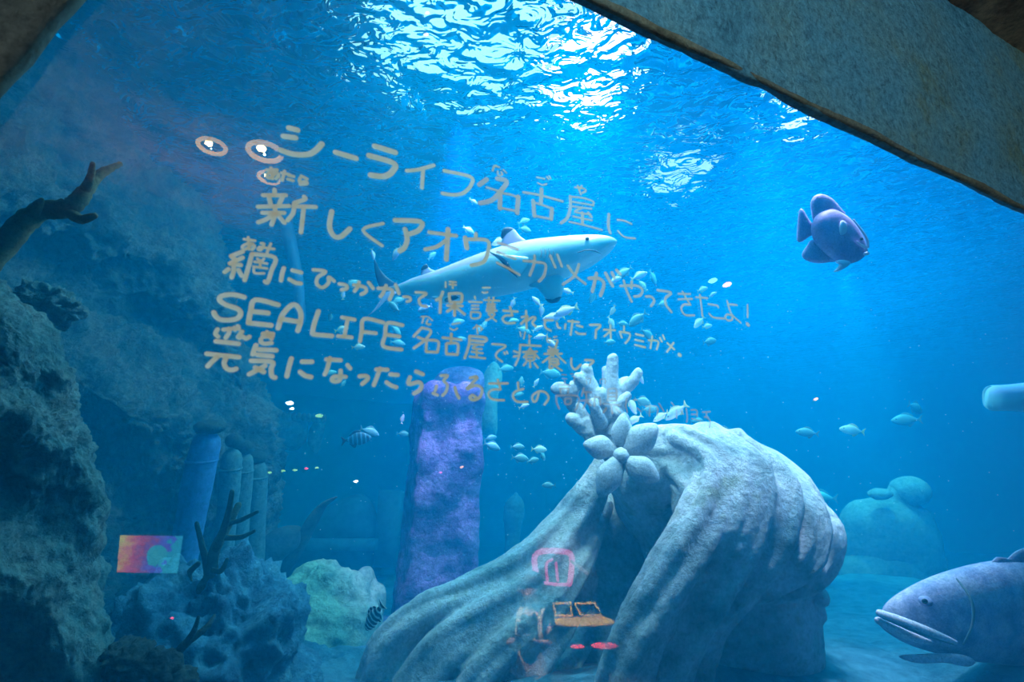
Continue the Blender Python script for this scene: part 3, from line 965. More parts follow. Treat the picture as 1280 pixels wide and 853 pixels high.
# sunken stone block with a ledge
M_RUIN = stone('ruin_stone', [(0.03, 0.10, 0.16), (0.06, 0.17, 0.25)], 1.0, 0.6, 5.0)
e = empty('stone_ruin', P(420, 735, 7.5))
tag(e, 'dim blue stone ruin with a ledge behind the dark fluke', 'ruin')
s = 7.5 / FPX
mb = MB(); box(mb, P(418, 716, 7.5), 100 * s, 0.8, 60 * s); mb.build('base_block', M_RUIN, e)
mb = MB(); box(mb, P(418, 680, 7.4), 112 * s, 1.0, 13 * s); mb.build('ledge', M_RUIN, e)
mb = MB(); px_flat(mb, [(375, 676), (392, 645), (420, 628), (452, 618), (470, 640), (470, 676)], 7.6, 0.3, n=4); mb.build('upper_block', M_RUIN, e)
mb = MB(); box(mb, P(488, 660, 7.6), 26 * s, 0.5, 90 * s); mb.build('pier', M_RUIN, e)

# scalloped stone relief hanging beyond the rock wall
e = empty('stone_canopy', P(372, 520, 7.8))
tag(e, 'teal scalloped stone canopy beyond the right edge of the rock wall', 'stonework')
mb = MB(); px_flat(mb, [(338, 524), (352, 517), (370, 518), (383, 526), (383, 550), (372, 562), (358, 563), (344, 556), (336, 540)], 7.8, 0.25); mb.build('panel', M_ROCKL, e)
mb = MB(); px_flat(mb, [(386, 546), (391, 530), (405, 526), (402, 550), (396, 568), (388, 558)], 7.9, 0.16); mb.build('panel', M_ROCKL, e)
for k in range(11):
    mb = MB(); px_ball(mb, 343 + k * 6.2, 520 + 0.35 * k, 7.65, 3.4, 6, 0.04, seg=12, rings=8); mb.build('scallop', M_ROCKL, e)

# hanging pipes at the upper left
M_PIPE = plain('blue_pipe', (0.06, 0.16, 0.30), 0.5)
mb = MB(); px_tube(mb, [(286, -90, 5.2, 20), (303, 0, 5.2, 19), (316, 60, 5.2, 17), (324, 92, 5.2, 13)], flat=0.7, seg=16)
tag(mb.build('inlet_pipe', M_PIPE), 'wide dark blue pipe hanging down from the surface above the warm lights', 'pipe')
mb = MB(); px_tube(mb, [(352, 250, 6.4, 8), (362, 300, 6.4, 8), (372, 350, 6.4, 7), (376, 400, 6.4, 6)], seg=14)
tag(mb.build('hanging_hose', M_PIPE), 'slim blue hose hanging behind the second written line', 'hose')

# dark teal rock mass at the back, left of the bright water
rows = []
for i, (sx, sy) in enumerate([(478, -120), (500, 0), (478, 70), (470, 130), (440, 200), (425, 260), (410, 330)]):
    rows.append([P(378 + 4 * i, sy, 11.2), P(390 + 3 * i, sy, 10.2), P((sx + 390) / 2, sy, 9.6), P(sx, sy, 10.0), P(sx + 8, sy, 11.0)])
mb = MB(); sheet(mb, rows, 8, 10, 0.35, 0.7, octv=6, seed=12)
tag(mb.build('rock_buttress', M_ROCKL), 'distant dark teal rock buttress under the surface, above the first written line', 'rock')

# purple lit pillar with a broken top
M_PILLAR = stone('violet_stone', [(0.04, 0.05, 0.16), (0.14, 0.12, 0.36), (0.55, 0.38, 0.80), (0.10, 0.10, 0.30)], 2.4, 1.0, 20.0, dist=0.08)
e = empty('stone_pillar', P(538, 800, 5.4))
tag(e, 'tall square purple pillar with a broken top behind the mermaid hair', 'pillar')
rows = []
base = 5.4
XA = (RIGHT * 0.94 + FWD * 0.34).normalized(); YA = Vector((-XA.y, XA.x, 0)).normalized()
XA = Vector((XA.x, XA.y, 0)).normalized()
for i in range(9):
    t = i / 8
    c = P(562 - 24 * t, 492 + 318 * t, base)
    w = (47 + 10 * t) * base / FPX
    row = []
    for k in range(17):
        a = 2 * PI * k / 16 + PI / 4
        q = 1 / max(abs(math.cos(a)), abs(math.sin(a))) ** 0.75
        jag = 0.06 * noise.noise(Vector((k * 0.9, 3.1, 0))) if i == 0 else 0
        row.append(c + XA * (math.cos(a) * w * q * 0.82) + YA * (math.sin(a) * w * q * 0.82) + Vector((0, 0, jag * 2.2)))
    rows.append(row)
top = [rows[0][k].lerp(P(562, 494, base), 0.55) + Vector((0, 0, .03)) for k in range(17)]
top2 = [rows[0][k].lerp(P(562, 496, base), 0.98) for k in range(17)]
mb = MB(); sheet(mb, [top2, top] + rows, 8, 4, 0.035, 2.2, octv=6, seed=6); mb.build('shaft', M_PILLAR, e)
mb = MB(); px_flat(mb, [(540, 492), (543, 474), (556, 462), (580, 458), (603, 466), (604, 488), (590, 494), (573, 500), (556, 494)], 5.9, 0.14, n=4); mb.build('broken_capital', M_PILLAR, e)
pt = P(545, 650, 5.2)
spot('tank_light', pt + Vector((0.3, -1.6, 3.2)), pt, 1500, (0.62, 0.28, 1.0), 34, 0.7, 0.1)
# teal rock spur behind the pillar
mb = MB(); px_flat(mb, [(598, 540), (600, 505), (604, 470), (618, 452), (628, 470), (622, 500), (620, 545)], 6.6, 0.2, n=4)
tag(mb.build('rock_spur', M_GREEN), 'narrow pale rock spur just right of the broken pillar top', 'rock')
# slender dim statue behind the pillar on the right
mb = MB()
px_tube(mb, [(639, 750, 7.4, 10), (640, 690, 7.4, 9), (641, 665, 7.4, 10), (642, 645, 7.4, 13), (644, 628, 7.4, 11), (645, 619, 7.4, 3)], seg=16, n=6, rough=0.1)
tag(mb.build('stone_finial', M_POST), 'small dim stone finial between the pillar and the sloping hair', 'statue')
# ------------------------------------------------------------------ large stone mermaid head
M_STAT = stone('mermaid_stone', [(0.20, 0.26, 0.30), (0.48, 0.54, 0.60), (0.74, 0.74, 0.84), (0.40, 0.42, 0.36)], 3.0, 1.0, 22.0, dist=0.03, rough=0.8, speck=0.6)
M_FLOW = stone('ornament_stone', [(0.42, 0.50, 0.60), (0.62, 0.68, 0.80), (0.78, 0.80, 0.92)], 7.0, 0.7, 50.0, dist=0.012)


def remesh(name, mb, voxel, mat, parent, amp=0.01, fs=6.0, smooth=4, seed=0.0):
    o = mb.build(name + '_raw', None, None)
    md = o.modifiers.new('r', 'REMESH'); md.mode = 'VOXEL'; md.voxel_size = voxel; md.use_smooth_shade = True
    md = o.modifiers.new('s', 'SMOOTH'); md.factor = 0.5; md.iterations = smooth
    dg = bpy.context.evaluated_depsgraph_get()
    ev = o.evaluated_get(dg)
    me = bpy.data.meshes.new_from_object(ev)
    old = o.data
    bpy.data.objects.remove(o)
    bpy.data.meshes.remove(old)
    me.name = name
    off = parent_loc(parent)
    nr = [v.normal.copy() for v in me.vertices]
    for v, n in zip(me.vertices, nr):
        p = v.co
        h = noise.fractal(Vector((p.x, p.y, p.z)) * fs + Vector((seed, 0, 0)), 0.8, 2.0, 5)
        v.co = p + n * (amp * h) - off
    me.materials.clear()
    me.materials.append(mat)
    me.polygons.foreach_set('use_smooth', [True] * len(me.polygons))
    r = bpy.data.objects.new(name, me)
    C.objects.link(r)
    r.parent = parent
    return r


def lock(mb, pts, strands=5, seed=0):
    """one thick lock of hair: a core and thinner strands running along it"""
    rnd = random.Random(seed)
    c = [P(x, y, d) for x, y, d, r in pts]
    rr = [r * d / FPX for x, y, d, r in pts]
    tube(mb, c, [r * .86 for r in rr], seg=16, n=5)
    for k in range(strands):
        a = 2 * PI * (k + rnd.random() * .5) / strands
        q, qr = [], []
        for i in range(len(c)):
            t = (c[min(i + 1, len(c) - 1)] - c[max(i - 1, 0)]).normalized()
            s = t.cross(FWD).normalized()
            b = t.cross(s)
            aa = a + 0.25 * i
            q.append(c[i] + (s * math.cos(aa) + b * math.sin(aa)) * rr[i] * .68)
            qr.append(rr[i] * .40)
        tube(mb, q, qr, seg=10, n=5)


mer = empty('mermaid_statue', P(880, 900, 3.6))
tag(mer, 'huge pale stone mermaid head with swept hair, flower and coral ornament', 'statue')
mb = MB()
px_ball(mb, 915, 662, 3.95, 116, 112, 0.50, seg=40, rings=30)
px_ball(mb, 852, 612, 3.95, 86, 80, 0.42, seg=40, rings=30)
px_ball(mb, 808, 592, 3.80, 50, 54, 0.34, seg=40, rings=30)
for i, L in enumerate([
    [(846, 548, 3.55, 20), (892, 585, 3.40, 28), (880, 645, 3.22, 32), (848, 705, 3.10, 33), (815, 765, 3.05, 33), (790, 815, 3.0, 33), (766, 910, 3.0, 36)],
    [(880, 546, 3.62, 22), (930, 592, 3.40, 32), (922, 655, 3.22, 34), (893, 715, 3.17, 34), (864, 770, 3.14, 32), (838, 830, 3.1, 30), (816, 920, 3.1, 32)],
    [(912, 556, 3.72, 22), (966, 612, 3.46, 32), (964, 665, 3.30, 32), (938, 715, 3.26, 28), (908, 755, 3.22, 23), (884, 800, 3.2, 18), (868, 890, 3.2, 16)],
    [(952, 580, 3.82, 22), (1002, 644, 3.54, 29), (1002, 690, 3.42, 27), (975, 722, 3.36, 20), (942, 748, 3.32, 12)],
    [(985, 610, 3.92, 20), (1028, 664, 3.68, 23), (1030, 700, 3.62, 19), (1008, 730, 3.55, 14), (984, 744, 3.5, 8)],
    [(800, 556, 3.65, 22), (850, 556, 3.60, 26), (908, 578, 3.62, 26), (960, 612, 3.7, 24)],
    [(815, 570, 3.62, 16), (852, 590, 3.5, 24), (862, 614, 3.42, 20), (848, 640, 3.45, 10)],
]):
    lock(mb, L, 5, i)
remesh('crown_hair', mb, 0.0135, M_STAT, mer, 0.009, 5.0, smooth=2)
mb = MB()
for i, L in enumerate([
    [(756, 572, 4.0, 10), (735, 610, 4.0, 14), (702, 655, 3.95, 18), (652, 706, 3.85, 22), (596, 738, 3.75, 24), (532, 768, 3.65, 25), (490, 808, 3.6, 26), (468, 870, 3.55, 28), (460, 940, 3.5, 28)],
    [(755, 600, 3.95, 12), (724, 660, 3.88, 18), (672, 728, 3.75, 26), (607, 770, 3.6, 30), (552, 815, 3.5, 31), (518, 870, 3.45, 31), (504, 940, 3.4, 31)],
    [(755, 630, 4.1, 12), (727, 695, 3.82, 18), (687, 754, 3.65, 26), (634, 802, 3.5, 31), (592, 860, 3.4, 31), (572, 940, 3.4, 32)],
    [(752, 680, 4.25, 12), (726, 740, 3.95, 16), (692, 794, 3.65, 22), (657, 848, 3.5, 27), (632, 915, 3.4, 30)],
    [(752, 720, 4.3, 12), (730, 795, 4.0, 14), (702, 850, 3.7, 17), (686, 925, 3.6, 20)],
]):
    lock(mb, L, 5, 20 + i)
remesh('swept_hair', mb, 0.015, M_STAT, mer, 0.009, 5.0, smooth=2)
# face and neck in shade under the hair, profile to the right
mb = MB()
px_ball(mb, 935, 800, 3.85, 88, 115, 0.40, seg=40, rings=30)
px_ball(mb, 1016, 742, 3.8, 16, 14, 0.16, seg=20)          # brow
tube(mb, [P(1012, 746, 3.8), P(1022, 762, 3.78), P(1026, 772, 3.78)], [0.05, 0.05, 0.045], seg=12)   # nose
px_ball(mb, 1017, 786, 3.8, 13, 6, 0.07, seg=20)           # lips
px_ball(mb, 1015, 797, 3.8, 12, 6, 0.07, seg=20)
px_ball(mb, 1004, 818, 3.8, 20, 17, 0.12, seg=20)          # chin
px_ball(mb, 980, 880, 3.95, 52, 70, 0.3, seg=30)           # neck
px_ball(mb, 890, 940, 4.1, 130, 70, 0.4, seg=30)
remesh('face', mb, 0.02, M_STAT, mer, 0.006, 4.0, smooth=4)
# back and shoulder in the gap between the locks
mb = MB()
px_ball(mb, 765, 770, 4.3, 78, 170, 0.35, seg=40, rings=30)
px_ball(mb, 700, 880, 4.25, 130, 120, 0.3, seg=40, rings=30)
remesh('shoulder', mb, 0.03, M_STAT, mer, 0.01, 4.0)

# flower: five broad petals round a ball
FX, FY, FDp = 776, 570, 3.38
for (x, y, L, W, dd, roll) in ((800, 587, 46, 36, -.06, -32), (763, 594, 52, 35, -.06, -118), (800, 551, 50, 40, .0, 40), (778, 543, 44, 30, .04, 86), (752, 560, 40, 33, .02, 165)):
    ang = math.radians(roll)
    ax = RIGHT * math.cos(ang) + UPV * math.sin(ang)
    ay = -RIGHT * math.sin(ang) + UPV * math.cos(ang)
    s = FDp / FPX
    o2 = smooth2d([(-.5, .06), (-.3, .28), (-.02, .46), (.26, .38), (.58, .03), (.26, -.36), (-.02, -.46), (-.3, -.28), (-.5, -.06)], 4)
    o2 = [(a * L * s, b * W * s) for a, b in o2]
    mb = MB(); inflate(mb, o2, P(x, y, FDp + dd - .02), (ax - FWD * .15).normalized(), ay, -(FWD + ax * .15).normalized(), 0.035, rings=7, edge=0.008, bend=-1.2)
    mb.build('petal', M_FLOW, mer)
mb = MB(); px_ball(mb, FX, FY, FDp - .05, 10, 10, 0.05, seg=24, rings=16, rough=0.06); mb.build('flower_centre', M_FLOW, mer)

# branching coral ornament
mb = MB()
cd = 3.62
br = [[(768, 566, cd, 17), (765, 530, cd, 15), (764, 500, cd, 11), (765, 470, cd, 8), (766, 449, cd, 7.5)],
      [(768, 500, cd, 10), (778, 490, cd, 9), (790, 478, cd - .05, 7.5), (798, 466, cd - .05, 6)],
      [(770, 484, cd, 8), (782, 478, cd + .08, 7), (789, 477, cd + .1, 6)],
      [(762, 540, cd, 14), (752, 520, cd, 12), (742, 495, cd - .05, 10), (735, 470, cd - .05, 8), (733, 462, cd - .05, 8)],
      [(740, 490, cd - .05, 8), (730, 480, cd - .08, 7), (723, 472, cd - .08, 7.5)],
      [(758, 495, cd + .05, 6), (757, 475, cd + .05, 4.5), (757, 462, cd + .05, 4.5)],
      [(768, 520, cd - .05, 9), (776, 505, cd - .1, 7), (784, 495, cd - .1, 6)],
      [(760, 520, cd - .05, 8), (753, 500, cd - .1, 7), (752, 490, cd - .1, 6)],
      [(758, 548, cd, 13), (742, 538, cd, 11), (725, 520, cd, 9), (712, 500, cd, 8), (704, 488, cd, 9), (696, 486, cd, 8)],
      [(712, 500, cd, 8), (716, 488, cd - .05, 8), (718, 482, cd - .05, 7.5)],
      [(738, 535, cd - .05, 8), (730, 520, cd - .1, 7), (724, 508, cd - .1, 5)],
      [(752, 530, cd - .1, 8), (746, 515, cd - .15, 7), (742, 504, cd - .15, 6.5)],
      [(740, 545, cd - .05, 9), (726, 535, cd - .1, 8), (714, 523, cd - .12, 8)],
      [(748, 552, cd, 9), (738, 548, cd - .1, 9), (733, 528, cd - .12, 7)],
      [(772, 545, cd - .05, 10), (782, 530, cd - .08, 8), (772, 516, cd - .12, 6)]]
for b in br:
    px_tube(mb, b, seg=14, n=5, rough=0.12)
remesh('coral_ornament', mb, 0.0085, M_FLOW, mer, 0.006, 16.0, smooth=2)

# ------------------------------------------------------------------ second mermaid statue, seated far off with its back to us
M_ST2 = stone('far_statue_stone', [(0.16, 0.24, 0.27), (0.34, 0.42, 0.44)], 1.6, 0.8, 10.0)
D3 = 7.6
st = empty('mermaid_statue', P(1112, 745, D3))
tag(st, 'distant seated stone mermaid seen from behind with a round hair bun', 'statue')
mb = MB()
px_ball(mb, 1108, 672, D3, 57, 50, 0.42, seg=40, rings=30)
px_ball(mb, 1125, 690, D3, 48, 60, 0.40, seg=40, rings=30)
px_ball(mb, 1084, 660, D3, 30, 34, 0.36, seg=30, rings=24)
px_tube(mb, [(1148, 648, D3, 16), (1164, 680, D3, 13), (1170, 715, D3, 11), (1178, 742, D3, 11)], seg=14)
px_tube(mb, [(1066, 655, D3, 16), (1055, 690, D3, 14), (1052, 722, D3, 12), (1060, 745, D3, 11)], seg=14)
px_tube(mb, [(1112, 640, D3, 14), (1118, 622, D3, 12), (1126, 612, D3, 12)], seg=14)
remesh('torso', mb, 0.04, M_ST2, st, 0.015, 2.5, smooth=3)
mb = MB(); px_ball(mb, 1137, 614, D3, 24, 18, 0.22, seg=36, rings=24, rough=0.05); mb.build('hair_bun', M_ST2, st)
mb = MB(); px_ball(mb, 1100, 618, D3 - .25, 15, 7, 0.10, seg=24, rings=16, rough=0.08); mb.build('hair_knot', M_ST2, st)
mb = MB()
for k in range(15):
    x = 1054 + k * 8.6
    dz = D3 - .40 + .004 * (k - 7) ** 2
    px_tube(mb, [(x + 4, 700, dz + .08, 6), (x + 2, 722, dz, 7), (x, 750, dz - .02, 8)], seg=12, n=3)
px_ball(mb, 1112, 735, D3, 66, 40, 0.38, seg=40, rings=24)
remesh('skirt', mb, 0.035, M_ST2, st, 0.012, 3.0, smooth=2)

# pale sand mound under it
mb = MB()
px_ball(mb, 1150, 790, 6.2, 150, 42, 1.3, seg=80, rings=40, rough=0.06, rs=2)
tag(mb.build('sand_mound', M_SAND), 'pale mound of sand in front of the seated far mermaid', 'sand')
# ------------------------------------------------------------------ fish
def counter(name, back, belly, stripe=None, sscale=6.0, lo=-0.25, hi=0.35, rough=0.45, bandw=0.5):
    """fish skin: darker back fading to a pale belly, optional upright bands, by the body's own shape"""
    m, nt, out = new_mat(name)
    tc = N(nt, 'ShaderNodeTexCoord')
    sp = N(nt, 'ShaderNodeSeparateXYZ')
    nt.links.new(tc.outputs['Object'], sp.inputs[0])
    ns = N(nt, 'ShaderNodeTexNoise', i_Scale=12.0, i_Detail=5.0)
    nt.links.new(tc.outputs['Object'], ns.inputs['Vector'])
    at = N(nt, 'ShaderNodeAttribute', attribute_name='side')
    ad = N(nt, 'ShaderNodeMath', operation='MULTIPLY_ADD')
    nt.links.new(ns.outputs['Fac'], ad.inputs[0]); ad.inputs[1].default_value = 0.16
    nt.links.new(at.outputs['Fac'], ad.inputs[2])
    r = ramp(nt, ad.outputs[0], [(lo, belly), (hi, back)])
    col = r.outputs[0]
    if stripe:
        w = N(nt, 'ShaderNodeMath', operation='MULTIPLY'); w.inputs[1].default_value = sscale * 2 * PI
        nt.links.new(sp.outputs['X'], w.inputs[0])
        w0 = N(nt, 'ShaderNodeMath', operation='MULTIPLY_ADD'); w0.inputs[1].default_value = 2.5
        nt.links.new(ns.outputs['Fac'], w0.inputs[0]); nt.links.new(w.outputs[0], w0.inputs[2])
        s = N(nt, 'ShaderNodeMath', operation='SINE'); nt.links.new(w0.outputs[0], s.inputs[0])
        g = N(nt, 'ShaderNodeMath', operation='GREATER_THAN'); g.inputs[1].default_value = bandw; nt.links.new(s.outputs[0], g.inputs[0])
        mx = N(nt, 'ShaderNodeMix', data_type='RGBA')
        nt.links.new(g.outputs[0], mx.inputs[0]); nt.links.new(col, mx.inputs[6]); mx.inputs[7].default_value = (*stripe, 1)
        col = mx.outputs[2]
    b = N(nt, 'ShaderNodeBsdfPrincipled')
    b.inputs['Roughness'].default_value = rough
    nt.links.new(col, b.inputs['Base Color'])
    nt.links.new(b.outputs[0], out.inputs[0])
    return m


def set_side(o, fn):
    me = o.data
    a = me.attributes.new('side', 'FLOAT', 'POINT')
    for i, v in enumerate(me.vertices):
        a.data[i].value = fn(v)


def fish_body(name, prof, mat, parent, seg=16):
    """prof: (x, z centre, half height, half width) from tail to nose, local coordinates; swims along +X"""
    v, f = [], []
    pr = catmull([Vector(p) for p in prof], 4)
    for p in pr:
        for k in range(seg):
            a = 2 * PI * k / seg
            v.append(Vector((p[0], max(1e-4, p[3]) * math.cos(a), p[1] + max(1e-4, p[2]) * math.sin(a))))
    L = len(pr)
    for i in range(L - 1):
        for k in range(seg):
            f.append((i * seg + k, (i + 1) * seg + k, (i + 1) * seg + (k + 1) % seg, i * seg + (k + 1) % seg))
    f.append(tuple(range(seg)))
    f.append(tuple((L - 1) * seg + k for k in range(seg))[::-1])
    o = mesh_obj(name, v, f, mat, parent)
    set_side(o, lambda vv: 0.5 + 0.5 * vv.normal.z)
    return o


def fin(name, outline, mat, parent, origin=(0, 0, 0), X=Vector((1, 0, 0)), Y=Vector((0, 0, 1)), T=Vector((0, 1, 0)), thick=0.006, edge=0.0015, n=4):
    mb = MB()
    inflate(mb, smooth2d(outline, n), Vector(origin), X, Y, T, thick, rings=4, edge=edge)
    o = mesh_obj(name, mb.v, mb.f, mat, parent)
    set_side(o, lambda vv: 0.6)
    return o


M_SILVER = counter('silver_fish', (0.45, 0.45, 0.75), (0.85, 0.85, 0.95), lo=0.2, hi=0.9)
M_LAV = counter('lavender_fish', (0.80, 0.70, 0.95), (0.55, 0.70, 0.80), lo=0.2, hi=0.8)
M_CYAN = counter('teal_fish', (0.08, 0.28, 0.34), (0.30, 0.62, 0.60), lo=0.2, hi=0.8)
M_PALE = counter('white_fish', (0.90, 0.95, 0.85), (0.75, 0.85, 0.85), lo=0.2, hi=0.8)
M_YEL = plain('yellow_fin', (0.75, 0.78, 0.45), 0.5)
M_EYE = plain('fish_eye', (0.01, 0.01, 0.015), 0.2)


def small_fish(mat, finmat, deep=0.2):
    e = empty('reef_fish', (0, 0, 0))
    h = deep
    fish_body('body', [(-.36, 0, .035, .012), (-.25, 0, h * .45, .04), (-.05, 0, h * .95, .085), (.15, .0, h, .1), (.32, -.01, h * .75, .085), (.45, -.02, h * .35, .05), (.5, -.02, .015, .01)], mat, e)
    fin('tail_fin', [(-.33, .0), (-.40, .06), (-.52, .17), (-.47, .0), (-.52, -.17), (-.40, -.06)], finmat, e)
    fin('dorsal_fin', [(.2, h * .9), (.08, h * 1.35), (-.08, h * 1.3), (-.25, h * .6), (0, h * .7)], finmat, e)
    fin('anal_fin', [(-.02, -h * .85), (-.10, -h * 1.35), (-.26, -h * .55), (-.1, -h * .6)], finmat, e)
    for s in (1, -1):
        mb = MB(); ball(mb, Vector((.34, s * .068, h * .18)), .028, .02, .028, seg=10, rings=8)
        mesh_obj('eye', mb.v, mb.f, M_EYE, e)
    return e


protos = {'s': small_fish(M_SILVER, M_YEL, 0.17), 'l': small_fish(M_LAV, M_YEL, 0.16), 'c': small_fish(M_CYAN, M_CYAN, 0.205), 'w': small_fish(M_PALE, M_YEL, 0.20)}
used = set()


def place_fish(kind, px, py, L, ang, d, label, turn=0.35, group='small reef fish'):
    """L pixels long, heading ang degrees (0 = right, 90 = up), turned a little out of the view plane"""
    src = protos[kind]
    if kind not in used:
        used.add(kind)
        r = src
    else:
        r = src.copy()
        C.objects.link(r)
        for ch in src.children:
            c = ch.copy()
            C.objects.link(c)
            c.parent = r
    a = math.radians(ang)
    X = RIGHT * math.cos(a) + UPV * math.sin(a)
    X = (X * math.cos(turn) + FWD * math.sin(turn)).normalized()
    Z = UPV if abs(math.sin(a)) < .9 else -RIGHT * math.copysign(1, math.sin(a))
    Z = (Z - X * Z.dot(X)).normalized()
    Y = Z.cross(X)
    s = L * d / FPX / max(.5, math.cos(turn))
    M = Matrix((X, Y, Z)).transposed().to_4x4()
    r.matrix_world = Matrix.Translation(P(px, py, d)) @ M @ Matrix.Scale(s, 4)
    tag(r, label, 'fish', group)
    return r


